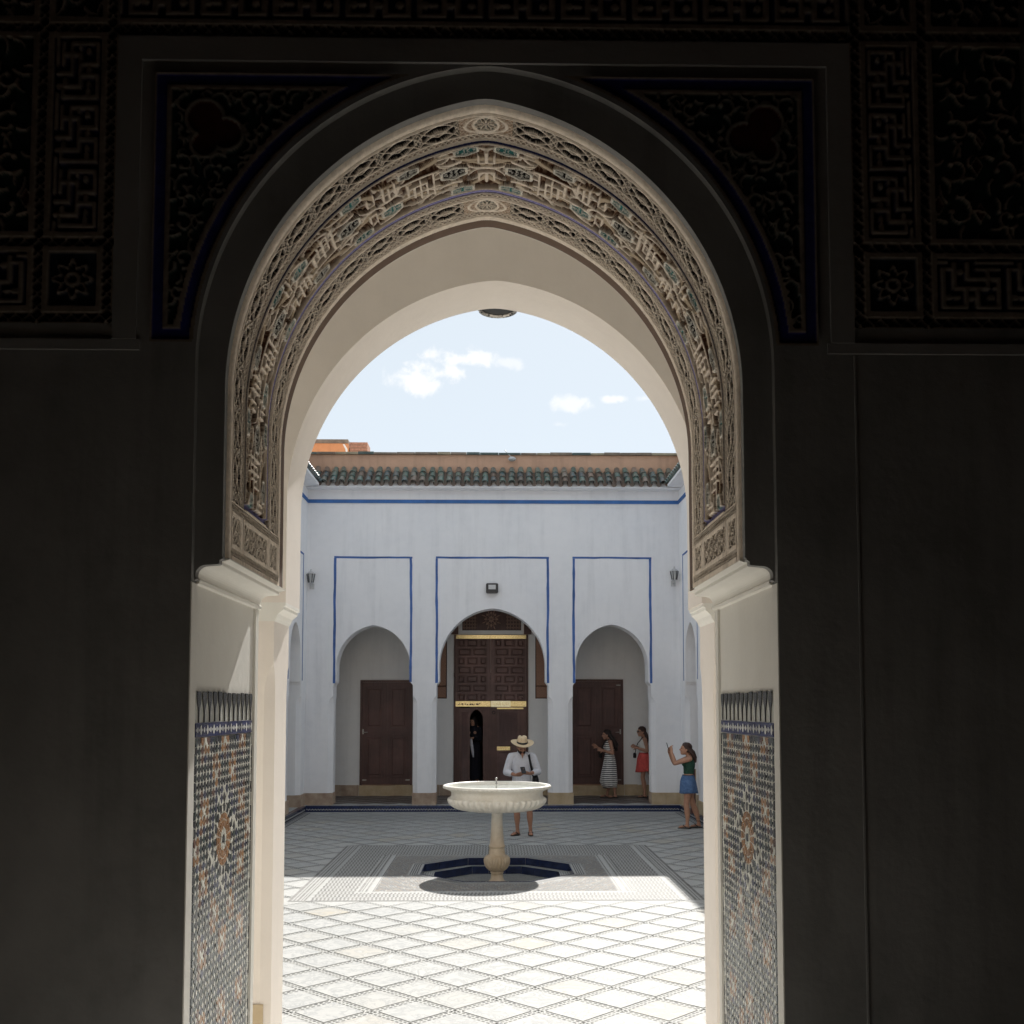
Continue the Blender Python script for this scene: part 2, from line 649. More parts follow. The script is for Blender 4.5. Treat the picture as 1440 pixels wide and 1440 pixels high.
def ridge(d, w, s=.0022):
    """1 inside distance w of a line, soft edge s"""
    return 1 - sst(np.abs(d), w, w + s)


def seg(u, v, x0, y0, x1, y1, w0, w1=None, s=.0022, bow=0.0):
    """tapered (optionally bowed) stroke"""
    w1 = w0 if w1 is None else w1
    dx, dy = x1 - x0, y1 - y0
    L2 = dx * dx + dy * dy
    t = np.clip(((u - x0) * dx + (v - y0) * dy) / L2, 0, 1)
    k = bow * 4 * t * (1 - t)
    L = math.sqrt(L2)
    px, py = x0 + dx * t - dy / L * k, y0 + dy * t + dx / L * k
    d = np.hypot(u - px, v - py)
    w = w0 + (w1 - w0) * t
    return 1 - sst(d, w, w + s)


# ------------------------------------------------------------ the carved arch ring of the near doorway
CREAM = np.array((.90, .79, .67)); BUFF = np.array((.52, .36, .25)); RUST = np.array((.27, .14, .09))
INK = np.array((.012, .010, .010)); DKB = np.array((.06, .03, .02)); NAVY = np.array((.018, .022, .085)); TEAL = np.array((.05, .24, .24)); LILAC = np.array((.20, .19, .36))  # DKB: recess brown, deepened to carry the shade of the carving


def band_lattice(u, v, P, hw):
    """pointed lozenges with leaf tips on a dark ground; v in metres from the band centre"""
    a = np.mod(u, P) / P * 2 * PI
    tri = np.abs(np.mod(u / P, 1) * 2 - 1)
    h = np.zeros_like(u)
    lw = .0018
    for f, amp in ((1, .98), (-1, .98)):
        c = f * hw * amp * np.sign(np.sin(a / 2 + 1e-9)) * np.abs(np.sin(a / 2)) ** .8
        h = np.maximum(h, ridge((v - c) * .75, lw))
    c2 = hw * .98 * (1 - np.abs(np.sin(a / 2)) ** .8)
    h = np.maximum(h, ridge((np.abs(v) - c2) * .75, lw))
    uu = (np.mod(u / P, 1) - .5) * P
    leaf = np.abs(uu) / (P * .26) + np.abs(v) / (hw * .42)
    h = np.maximum(h, 1 - sst(np.abs(leaf - .8), .09, .18))
    for su in (-.5, .5):
        un = uu - su * P
        node = np.abs(un) / (P * .12) + np.abs(v) / (hw * .95)
        h = np.maximum(h, 1 - sst(np.abs(node - .75), .06, .14))
    h = np.maximum(h, sst(np.abs(v), hw * .93, hw * .99))
    return h


def braid(u, v, P, hw):
    a = u / P * 2 * PI
    h = np.maximum(ridge((v - hw * .8 * np.sin(a)) * .7, .0015), ridge((v + hw * .8 * np.sin(a)) * .7, .0015))
    return h


def star8(u, v, r, n=8):
    """rosette of petals with a ring; returns height, inside mask"""
    d = np.hypot(u, v)
    th = np.arctan2(v, u)
    k = np.abs(np.mod(th / (2 * PI) * n, 1) - .5) * 2       # 0 at petal axis
    petal = np.abs(k * d * .38 * 8 / n - (.16 * r - np.abs(d - .55 * r) * .22))
    h = 1 - sst(petal, .0014, .0035)
    h = np.where(d < r * .92, h, 0)
    h = np.maximum(h, ridge(d - r, .005))
    return h, d < r * .96


def kufic_band(u, v, W):
    """big foliate script: u along the arch (m, 0 at the crown), v across 0..W. returns height, colour"""
    P = .45
    sgn = np.abs(u)
    U = np.mod(sgn - .0, P)
    cyc = np.floor(sgn / P).astype(int)
    flip = (cyc % 2) == 1
    V = np.where(flip, W - v, v)
    # low arabesque ground
    g = np.maximum(ridge(np.sin(U * 96 + 3 * np.sin(V * 40)) * .01, .0030), ridge(np.sin(V * 88 + 3 * np.sin(U * 46)) * .01, .0026))
    h = .04 + .26 * g
    DK = np.array((.10, .045, .028))  # reddish recess paint, deepened to stand for undercut shade
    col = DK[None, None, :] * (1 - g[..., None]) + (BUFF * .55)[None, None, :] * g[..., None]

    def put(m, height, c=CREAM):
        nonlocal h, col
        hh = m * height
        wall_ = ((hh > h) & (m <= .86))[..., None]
        col = np.where(wall_, DK, col)  # stroke sides take the recess tone too, shade put into colour
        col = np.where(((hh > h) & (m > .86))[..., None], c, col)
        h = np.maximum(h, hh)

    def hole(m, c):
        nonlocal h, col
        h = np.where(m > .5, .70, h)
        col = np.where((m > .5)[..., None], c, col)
    # broad bowed leaves (mid level, buff-cream)
    for (x0, y0, x1, y1, w0, w1, b) in [(.00, .10, .13, .05, .012, .003, .02), (.0, .16, .09, .11, .010, .002, -.015), (.16, .02, .33, .07, .014, .003, .016),
                                        (.19, .27, .36, .235, .013, .003, -.018), (.33, .07, .45, .03, .011, .003, .02), (.40, .29, .45, .22, .010, .004, .01),
                                        (.0, .22, .10, .285, .013, .003, .015), (.30, .13, .43, .10, .010, .002, -.012), (.30, .19, .44, .215, .011, .002, .016),
                                        (.12, .245, .20, .20, .009, .002, .01), (.34, .02, .40, .015, .008, .003, -.01)]:
        put(seg(U, V, x0, y0 * W / .31, x1, y1 * W / .31, w0, w1, .003, b), .72, np.array((.58, .47, .35)))
    rl = random.Random(31)
    for q in range(30):                                # interlaced leaves filling the ground
        x0 = rl.uniform(.0, .44); y0 = rl.uniform(.012, .298)
        an = rl.choice((-.55, -.3, -.12, .1, .3, .55)) + rl.uniform(-.08, .08)
        L_ = rl.uniform(.055, .105)
        put(seg(U, V, x0, y0 * W / .31, x0 + L_ * math.cos(an), y0 * W / .31 + L_ * math.sin(an), rl.uniform(.0055, .0085), .0018, .0025, rl.choice((-1, 1)) * rl.uniform(.008, .018)), rl.choice((.62, .74, .84)), CREAM * rl.uniform(.74, .95))
    # letters: long bars and combs (high level)
    for (x0, y0, x1, y1, w) in [(.185, .105, .345, .105, .0058), (.185, .205, .415, .205, .0058), (.205, .105, .205, .26, .0055), (.232, .155, .232, .25, .0050),
                                (.258, .125, .258, .25, .0055), (.284, .155, .284, .23, .0050), (.31, .125, .31, .205, .0055), (.232, .155, .31, .155, .0048),
                                (.205, .25, .258, .25, .0050), (.0, .055, .0, .12, .0055), (.0, .19, .0, .255, .0055), (.03, .07, .03, .12, .0045), (.0, .12, .03, .12, .0045),
                                (.03, .19, .03, .24, .0045), (.0, .19, .03, .19, .0045), (.36, .06, .36, .15, .0050), (.385, .075, .385, .15, .0045), (.335, .15, .41, .15, .0045),
                                (.41, .05, .41, .15, .0050), (.065, .155, .085, .155, .0055), (.175, .155, .205, .155, .0055), (.045, .03, .18, .03, .0045)]:
        put(seg(U, V, x0, y0 * W / .31, x1, y1 * W / .31, w * .8, None, .0024), 1.0)
    for (x0, y0, x1, y1, w0, w1, b) in [(.0, .155, .07, .12, .0075, .003, .012), (.0, .155, .07, .19, .0075, .003, -.012), (.345, .105, .42, .16, .009, .004, .02),
                                        (.415, .205, .45, .16, .008, .004, -.01), (.10, .085, .185, .07, .008, .003, .012), (.10, .225, .185, .24, .008, .003, -.012),
                                        (.36, .26, .45, .285, .008, .003, .012), (.27, .045, .34, .02, .007, .003, .01)]:
        put(seg(U, V, x0, y0 * W / .31, x1, y1 * W / .31, w0, w1, .0025, b), .95)

    def medal(cx, cy, rx, ry, inner):
        nonlocal h, col
        cy = cy * W / .31
        lob = np.hypot((U - cx) / rx, (V - cy) / ry)
        th = np.arctan2((V - cy) / ry, (U - cx) / rx)
        e = lob * (1 + .07 * np.cos(6 * th))
        put((1 - sst(e, 1.0, 1.06)), 1.0, np.array((.80, .76, .68)))
        inside = e < .80
        hole(inside, inner)
        pt = np.minimum(np.abs(lob - .45 - .22 * np.cos(4 * th)), np.abs(np.sin(3 * th)) * lob * .55 + (lob < .12))
        pt2 = np.where(inside, 1 - sst(pt, .015, .06), 0)
        h = np.maximum(h, np.where(inside, .70 + .28 * pt2, 0))
        col = np.where((inside & (pt2 > .6))[..., None], np.array((.84, .82, .76)), col)
    medal(.125, .155, .056, .040, INK)
    medal(.075, .022, .050, .028, TEAL * .6)
    medal(.095, .292, .050, .028, TEAL)
    medal(.385, .235, .048, .034, TEAL)
    medal(.30, .045, .046, .028, INK)
    return h, col


def build_carved_ring(parent):
    w, e, zc, zs, cx = .845, .155, 3.30, 2.738, -.002
    R = w + e
    a1 = math.acos(e / R)
    Ls, La = zc - zs, R * a1
    H = Ls + La
    T0, T1 = .0, .805
    nu, nv = 1420, 330
    s = np.linspace(-H, H, nu)          # 0 at the crown, negative = left
    t = np.linspace(T0, T1, nv)
    u, v = np.meshgrid(s, t, indexing='ij')
    b = np.clip(H - np.abs(u), 0, None)  # distance from the springing
    h = np.ones_like(u)
    col = np.broadcast_to(CREAM, u.shape + (3,)).copy()

    def setz(mask, hh, cc):
        nonlocal h, col
        h = np.where(mask, hh, h)
        col = np.where(mask[..., None], cc, col)

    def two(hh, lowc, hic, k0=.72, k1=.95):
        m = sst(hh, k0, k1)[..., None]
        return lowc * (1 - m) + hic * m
    zb = .205                                # bands start above the lower panels
    up = b > zb
    # fine grooves
    for g in (.036, .044, .163, .193, .2, .236, .548, .587, .616, .738, .77):
        setz(np.abs(v - g) < .002, .72, CREAM * .72)
    # lattice bands
    for (c, hw, P) in ((.103, .051, .150), (.680, .052, .150)):
        un = np.abs(u) - .095
        m = up & (np.abs(v - c) < hw) & (un > 0)
        hh = band_lattice(un, v - c, P, hw)
        setz(m, .64 + .36 * np.clip(hh, .0, 1), two(hh, INK, CREAM))
        # crown rosette
        hs, ins = star8(u, v - c, hw * .86)
        m2 = (np.abs(v - c) < hw) & (np.abs(u) <= .095)
        d = np.hypot(u, v - c)
        lat = np.maximum(ridge(np.sin((u + v) * 170) * .01, .0025), ridge(np.sin((u - v) * 170) * .01, .0025))
        ring2 = ridge(np.hypot(u / 1.55, (v - c)) - hw * .93, .0035)
        hh = np.where(ins, hs, np.maximum(np.maximum(.3 + .5 * lat, ring2), ridge(d - hw * .86, .0045)))
        lowc = np.where(ins[..., None], np.where((np.mod(np.arctan2(v - c, u) / PI * 4 + .25, 1) < .5)[..., None], TEAL * .45, INK), BUFF)
        setz(m2, .64 + .36 * hh, two(hh, lowc, CREAM, .6, .9))
    # braids
    for (c, hw) in ((.1785, .0135), (.602, .0125), (.754, .0130)):
        m = up & (np.abs(v - c) < hw)
        hh = braid(u, v - c, .042, hw)
        setz(m, .76 + .22 * hh, two(hh, BUFF * .38, CREAM * .9, .5, .9))
    # blue fillets
    setz(up & (np.abs(v - .2165) < .0125), .80, NAVY * .6)
    setz(up & (np.abs(v - .568) < .0145), .82, LILAC * .55)
    setz(up & (np.abs(v - .568) < .0055), .92, LILAC * 1.6)
    # the script band
    v0, v1 = .239, .546
    m = (v > v0) & (v < v1) & (b > zb + .03)
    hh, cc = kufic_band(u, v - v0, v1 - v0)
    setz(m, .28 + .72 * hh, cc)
    mb_ = (v > .205) & (v < .585) & (b > zb + .006) & (b < zb + .03)
    setz(mb_, .55, LILAC)
    # lower panels
    for (b0, b1) in ((.022, .046), (.172, .198)):
        m = (b > b0) & (b < b1) & (v > .04) & (v < .785)
        hh = braid(v, b - (b0 + b1) / 2, .034, (b1 - b0) / 2)
        setz(m, .66 + .34 * hh, two(hh, DKB, CREAM * .9))
    for (v0, v1) in ((.055, .15), (.215, .57), (.63, .745)):
        m = (b > .062) & (b < .156) & (v > v0) & (v < v1)
        hh = band_lattice((v - v0), (b - .109), .088, .047)
        hh = np.maximum(hh, ridge(np.sin((v * 1.3 + b) * 150) * .01, .002))
        setz(m, .6 + .4 * hh, two(hh, DKB, CREAM * .95))
    # softened random chips of age
    rr = rng.random(u.shape)
    h = np.clip(h + (rr - .5) * .05, 0, 1)
    # position on the arch: outline point and outward normal
    au = np.abs(u)
    ang = np.clip((H - au - Ls), 0, None) / R        # angle above horizontal
    straight = (H - au) < Ls
    px = np.where(straight, w, -e + R * np.cos(ang))
    pz = np.where(straight, zs + (H - au), zc + R * np.sin(ang))
    nx = np.where(straight, 1.0, np.cos(ang)); nz_ = np.where(straight, 0, np.sin(ang))
    sg = np.sign(u); sg[sg == 0] = 1
    dep = .036 * (1 - h)
    # rounded front lip
    lip = np.clip((.02 - v) / .02, 0, 1)
    dep = dep + .012 * lip ** 2
    X = cx + sg * (px + nx * dep)
    Z = pz + nz_ * dep
    bb = .05 * w
    Z = Z - np.where(px < bb, e / R * (bb - px) ** 2 / (2 * bb), 0)
    # close the gap at the crown where the two arcs meet
    Pm = np.stack([X, 3.362 + v, Z], -1)
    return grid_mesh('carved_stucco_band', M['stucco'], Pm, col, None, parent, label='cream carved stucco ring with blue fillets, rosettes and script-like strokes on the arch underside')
# ------------------------------------------------------------ THE NEAR ROOM AND ITS DOORWAY WALL
ZR = 0.45                                    # raised floor of the dark room
DW = thing('doorway_wall', 'dark plastered wall pierced by the big horseshoe doorway with a carved cream arch', 'wall', (0, 3.3, ZR))
# front skin with the wide outer arch, then the thick wall with the carved arch
W0 = (.002, .95, .07, 3.375)
mb = wall_xz(-6.5, 6.5, 2.66, 7.0, 3.30, 3.362, [W0])
mb.box(-6.5, -.95, 3.30, 3.362, ZR, 2.66).box(.954, 6.5, 3.30, 3.362, ZR, 2.66)
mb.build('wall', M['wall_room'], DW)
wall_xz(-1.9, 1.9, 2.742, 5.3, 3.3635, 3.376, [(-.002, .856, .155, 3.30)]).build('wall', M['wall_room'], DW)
dk = MB()
ring_a = arch_pts(*W0[:1], W0[1] - .0005, W0[2], W0[3], 2.742)
ring_b = arch_pts(-.002, .856, .155, 3.30, 2.742)
for k in range(len(ring_a) - 1):
    (xa, za), (xb, zb), (xc, zc_), (xd, zd) = ring_a[k], ring_a[k + 1], ring_b[k + 1], ring_b[k]
    dk.add([(xa, 3.33, za), (xb, 3.33, zb), (xc, 3.33, zc_), (xd, 3.33, zd)], [(0, 1, 2, 3)])
    dk.add([(xd, 3.33, zd), (xc, 3.33, zc_), (xc, 3.363, zc_), (xd, 3.363, zd)], [(0, 1, 2, 3)])
for a, b in ((ring_a[0][0], ring_b[0][0]), (ring_b[-1][0], ring_a[-1][0])):
    dk.add([(a, 3.33, 2.742), (b, 3.33, 2.742), (b, 3.363, 2.742), (a, 3.363, 2.742)], [(0, 1, 2, 3)])
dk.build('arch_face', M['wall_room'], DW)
for s in (-1, 1):                             # the dark face runs down to the curved top of each impost
    pf = [(.9494, 2.7419), (.9494, 2.664), (.9395, 2.668), (.9445, 2.676), (.9445, 2.684)]
    for k in range(1, 7):
        a = PI / 2 * k / 6
        pf.append((.9445 - .036 * (1 - math.cos(a)), 2.6845 + .030 * math.sin(a)))
    pf += [(.872, 2.717), (.8675, 2.7195), (.8675, 2.7305), (.858, 2.735), (.857, 2.7419)]
    pf = [(s * a + .001, z) for a, z in pf]
    MB().prism(pf if s > 0 else pf[::-1], 'y', 3.3302, 3.3633).build('arch_face', M['wall_room'], DW)
mb = wall_xz(-6.5, 6.5, 2.735, 5.3, 3.3765, 4.155, [(-.002, .90, .155, 3.30)])
mb.box(-6.5, -.957, 3.3625, 4.24, ZR, 2.735).box(.961, 6.5, 3.3625, 4.24, ZR, 2.735)
mb.build('wall', M['wall_warm'], DW)
# plain rear part of the underside, coloured an even brown, and its pale lip
mb = wall_xz(-6.5, 6.5, 2.735, 5.3, 4.156, 4.232, [(-.002, .846, .155, 3.30)])
mb.build('brown_arch_band', M['arch_brown'], DW)
mb = wall_xz(-6.5, 6.5, 2.735, 5.3, 4.2325, 4.245, [(-.002, .85, .155, 3.30)])
mb.build('arch_lip', M['wall_warm'], DW)
build_carved_ring(DW)
for a, b in ((-.9499, -.9455), (.9495, .9539)):
    MB().box(a, b, 3.299, 3.3622, ZR, 2.655).build('white_reveal', M['wall_warm'], DW)
# impost mouldings
for s in (-1, 1):
    prof = [(.958, 2.655), (.942, 2.657), (.939, 2.668), (.944, 2.676), (.944, 2.684)]
    for k in range(7):
        a = PI / 2 * k / 6
        prof.append((.944 - .036 * (1 - math.cos(a)), 2.684 + .030 * math.sin(a)))
    prof += [(.872, 2.7165), (.868, 2.719), (.868, 2.730), (.852, 2.734), (.843, 2.737), (.843, 2.741), (.98, 2.741), (.98, 2.655)]
    poly = [(s * a + .001, z) for a, z in prof]
    if s > 0: poly = poly[::-1]
    m_ = MB().prism(poly, 'y', 3.3635, 4.262)
    m_.build('impost', M['wall_warm'], DW)


# ---- zellige dado of the two jambs
def clip_cell(p, nb, wp=0, wq=None):
    poly = [(p[0] - .06, p[1] - .06), (p[0] + .06, p[1] - .06), (p[0] + .06, p[1] + .06), (p[0] - .06, p[1] + .06)]
    for qi, q in enumerate(nb):
        ff = .5 + .15 * (wp - (wq[qi] if wq else 0))
        mx, my = p[0] + (q[0] - p[0]) * ff, p[1] + (q[1] - p[1]) * ff
        nx, ny = q[0] - p[0], q[1] - p[1]
        out = []
        n = len(poly)
        for i in range(n):
            a, b = poly[i], poly[(i + 1) % n]
            da = (a[0] - mx) * nx + (a[1] - my) * ny
            db = (b[0] - mx) * nx + (b[1] - my) * ny
            if da <= 0: out.append(a)
            if (da < 0 < db) or (db < 0 < da):
                t = da / (da - db)
                out.append((a[0] + (b[0] - a[0]) * t, a[1] + (b[1] - a[1]) * t))
        poly = out
        if len(poly) < 3: return None
    return poly


ZC = {'o': (.36, .19, .085), 'w': (.74, .73, .66), 'k': (.030, .031, .034), 'b': (.026, .032, .085), 'g': (.032, .050, .048), 'y': (.50, .27, .07), 'm': (.15, .070, .042)}


def zellige_sites(a0, a1, b0, b1, ca, cb):
    S = [(ca, cb, 'k', .0)]
    for n, r, c, ph in [(8, .030, 'w', 0)]:
        S += [(ca + r * math.cos(2 * PI * (k + ph) / n), cb + r * math.sin(2 * PI * (k + ph) / n), c, 0) for k in range(n)]
    for r, c, ph in [(.058, 'o', 0), (.083, 'o', 0), (.108, 'w', .5), (.112, 'k', 0)]:
        S += [(ca + r * math.cos(2 * PI * (k + ph) / 16), cb + r * math.sin(2 * PI * (k + ph) / 16), c, 0) for k in range(16)]
    pa, pb = .0365, .0300
    for i in range(-14, 15):
        for j in range(-48, 24):
            for half in (0, 1):
                x = ca + (i + .5 * half) * pa
                y = cb + (j + .5 * half) * pb
                rr = math.hypot(x - ca, y - cb)
                if rr < .128 or not (a0 - .03 < x < a1 + .03 and b0 - .03 < y < b1 + .03): continue
                if half:
                    S.append((x, y, 'w', 0))
                    continue
                jj = ((j + 16) % 32) - 16                    # the figure repeats up and down the panel
                u, v = abs(i) * pa, abs(jj) * pb
                c = 'k' if (i + j) % 2 else 'g'
                ring = math.hypot(u, v)
                if abs(ring - .17) < .018: c = 'b' if (i + j) % 3 else 'w'
                for (cu, cv) in ((.25, .12), (.12, .25), (.25, .36), (.0, .36), (.37, .0)):
                    d = math.hypot(u - cu, v - cv)
                    if d < .020: c = 'w'
                    elif d < .052: c = 'o' if (i + j) % 3 else 'm'
                    elif d < .078: c = 'm' if (i + 2 * j) % 4 == 0 else ('b' if (i + j) % 2 else 'k')
                if abs(v - .21) < .014 and c in 'gm': c = 'k'
                S.append((x + ((i * 7 + j * 3) % 5 - 2) * .0007, y, c, 0))
    return S


def build_dado(side):
    """side -1 left jamb, +1 right jamb; local a = depth (y), b = z"""
    xw = -.957 if side < 0 else .961
    a0, a1, b0, b1 = 3.402, 4.175, ZR + .02, 2.150
    S = [s for s in zellige_sites(a0, a1, b0, b1, 3.775, 1.775) if a0 + .002 < s[0] < a1 - .002 and b0 < s[1] < b1]
    P = np.array([(s[0], s[1]) for s in S])
    mb = MB()
    r = random.Random(11 if side < 0 else 23)
    cell = {}
    for i, (x, y) in enumerate(P): cell.setdefault((int(x / .06), int(y / .06)), []).append(i)
    for i, (x, y) in enumerate(P):
        cx, cy = int(x / .06), int(y / .06)
        nb = [j for dx in (-1, 0, 1) for dy in (-1, 0, 1) for j in cell.get((cx + dx, cy + dy), []) if j != i]
        nb.sort(key=lambda j: (P[j][0] - x) ** 2 + (P[j][1] - y) ** 2)
        poly = clip_cell((x, y), [P[j] for j in nb[:14]], int(S[i][2] != 'w'), [int(S[j][2] != 'w') for j in nb[:14]])
        if not poly: continue
        poly = [(min(max(px, a0), a1), min(max(py, b0), b1)) for px, py in poly]
        c = ZC[S[i][2]]
        k = 1.0 if S[i][2] == 'w' else (.80 if math.hypot(x - 3.775, y - 1.775) < .10 else .94)
        sh = .0016
        pts = []
        for px, py in poly:
            dx, dy = px - x, py - y
            L = math.hypot(dx, dy) + 1e-6
            f = max(.3, (L - sh) / L) * k
            pts.append((x + dx * f, y + dy * f))
        ta, tb = r.gauss(0, .030), r.gauss(0, .030)
        hgt = .0035 + r.random() * .0012
        v = 1 + r.uniform(-.22, .12)
        c = tuple(q * v for q in c)
        top = [(xw - side * (hgt + (px - x) * ta + (py - y) * tb), px, py) for px, py in pts]
        bot = [(xw - side * -.0005, px, py) for px, py in pts]
        n = len(pts)
        mb.add(top + bot, [tuple(range(n))] + [(q, (q + 1) % n, n + (q + 1) % n, n + q) for q in range(n)], c)
    mb.build('zellige_mosaic', M['glaze'], DW, kind='stuff')
    # grout bed
    g = MB().box(min(xw, xw - side * .0012), max(xw, xw - side * .0012), a0 - .004, a1 + .004, ZR, 2.3)
    g.build('grout_bed', M['wall_warm'], DW)
    # dark edge lines of the dado
    e = MB()
    for a in (3.388, 4.182):
        b = b0
        while b < 2.15:
            e.box(min(xw, xw - side * .005), max(xw, xw - side * .005), a - .004, a + .004, b, b + .045, (.03, .03, .04) if r.random() < .85 else (.5, .5, .46))
            b += .048
    e.build('edge_line', M['glaze'], DW, kind='stuff')
    # navy border tiles with white eyes
    n = 10
    tw = (a1 - a0 + .012) / n
    me = None
    for i in range(n):
        if me is None:
            t = MB()
            t.box(-.005, 0, -tw / 2 + .001, tw / 2 - .001, -.0235, .0235, (.022, .028, .11))
            for (ey, rw, rh) in ((-tw / 4, .010, .017), (tw / 4, .008, .010), (tw / 2 - .002, .004, .005), (0, .005, .005), (-tw / 2 + .002, .004, .005)):
                ring = [(-.0062, ey + rw * math.cos(2 * PI * q / 10), rh * math.sin(2 * PI * q / 10)) for q in range(10)]
                t.add(ring, [tuple(range(10))], (.68, .68, .64))
            me = t.mesh('border_tile', M['glaze_obj'])
        link('border_tile', me, DW, (xw, a0 - .006 + tw * (i + .5), 2.175), rot=(0, 0, 0 if side > 0 else PI))
    # black merlon tiles on a pale frieze
    n = 12
    tw = (a1 - a0 + .014) / n
    fr = MB().box(min(xw, xw - side * .003), max(xw, xw - side * .003), a0 - .008, a1 + .008, 2.199, 2.300, (.60, .60, .55))
    fr.build('merlon_frieze', M['glaze'], DW)
    me = None
    for i in range(n):
        if me is None:
            w_ = tw * .36
            half = [(.003, -.050), (.0038, -.020), (.009, .0), (w_ * .82, .016), (w_, .030), (w_, .048), (w_ * .8, .0545)]
            poly = [(-a, b) for a, b in half[::-1]] + half
            t = MB()
            t.prism([(a, b) for a, b in poly], 'x', -.0065, -.002, (.035, .034, .033))
            me = t.mesh('merlon_tile', M['glaze_obj'])
        link('merlon_tile', me, DW, (xw, a0 - .007 + tw * (i + .5), 2.251 + r.uniform(-.002, .002)), rot=(0, 0, 0 if side > 0 else PI))
    # pale corner beads at both ends of the jamb
    for ya, yb, d in ((3.3635, 3.378, .004), (4.20, 4.246, .010)):
        MB().box(min(xw, xw - side * d), max(xw, xw - side * d), ya, yb, ZR, 2.655).build('corner_bead', M['wall_warm'], DW)


build_dado(-1)
build_dado(1)


# ---- relief panels of the dark wall face
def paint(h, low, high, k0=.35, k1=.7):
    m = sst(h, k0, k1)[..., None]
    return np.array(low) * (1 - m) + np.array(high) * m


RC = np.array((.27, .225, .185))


def kufic_block(u, v, P):
    """angular interlaced strokes on a square cell"""
    a = np.mod(u, P) / P
    b = v
    h = np.zeros_like(u)
    L = [(.08, .1, .08, .8), (.08, .1, .42, .1), (.42, .1, .42, .45), (.25, .45, .75, .45), (.25, .45, .25, .9), (.60, .1, .60, .45), (.60, .1, .92, .1), (.75, .45, .75, .8),
         (.92, .1, .92, .62), (.45, .62, .45, .9), (.45, .62, .92, .62), (.08, .8, .18, .8), (.60, .8, .92, .8), (.25, .28, .3, .28), (.6, .92, .98, .92), (.0, .92, .12, .92)]
    for x0, y0, x1, y1 in L:
        h = np.maximum(h, seg(a, b, x0, y0, x1 + 1e-4, y1, .030, None, .03))
    for x, y, r in ((.16, .28, .05), (.33, .75, .05), (.5, .27, .05), (.8, .28, .05), (.85, .45, .03)):
        h = np.maximum(h, 1 - sst(np.hypot(a - x, b - y), r, r + .03))
    return h


def cross_lattice(u, v, p=.045):
    return np.maximum(ridge(np.abs(np.mod((u + v) / p, 1) - .5) * p, .0025, .003), ridge(np.abs(np.mod((u - v) / p, 1) - .5) * p, .0025, .003))


def scrolls(u, v, P=.15, seed=3):
    """hand-cut vines: curling stems, leaves and buds, no two cells alike"""
    h = np.zeros_like(u)
    tul = np.zeros_like(u)
    r = random.Random(seed)
    u0, u1, v0, v1 = u.min(), u.max(), v.min(), v.max()
    for ci in range(int(u0 / P) - 1, int(u1 / P) + 2):
        for cj in range(int(v0 / P) - 1, int(v1 / P) + 2):
            cu, cv = (ci + .5 + r.uniform(-.12, .12)) * P, (cj + .5 + r.uniform(-.12, .12)) * P
            if not (u0 - P < cu < u1 + P and v0 - P < cv < v1 + P): continue
            a0 = r.uniform(0, 2 * PI); sg = r.choice((-1, 1)); R_ = P * r.uniform(.24, .36)
            pts = []
            for k in range(9):                         # one open curl that tightens inwards
                t = k / 8
                rr = R_ * (1 - .62 * t)
                a = a0 + sg * t * 4.6
                pts.append((cu + rr * math.cos(a), cv + rr * math.sin(a)))
            for k in range(8):
                h = np.maximum(h, seg(u, v, *pts[k], *pts[k + 1], .0042 - .0003 * k, None, .003))
            h = np.maximum(h, 1 - sst(np.hypot(u - pts[-1][0], v - pts[-1][1]), .008, .011))
            for q in range(5):
                a = a0 + q * 1.25 + r.uniform(-.3, .3)
                x0_, y0_ = cu + R_ * math.cos(a), cv + R_ * math.sin(a)
                L_ = P * r.uniform(.22, .42)
                b_ = a + sg * r.uniform(.4, 1.2)
                h = np.maximum(h, seg(u, v, x0_, y0_, x0_ + L_ * math.cos(b_), y0_ + L_ * math.sin(b_), .0055, .0012, .003, r.choice((-1, 1)) * .008))
            if r.random() < .45:
                bx_, by_ = cu + P * .5, cv + P * r.uniform(-.2, .2)
                t = np.abs(u - bx_) / (P * .13) + np.abs(v - by_) / (P * .22)
                h = np.maximum(h, 1 - sst(np.abs(t - 1), .10, .2))
                tul = np.maximum(tul, 1 - sst(t, .85, .95))
    return h, tul


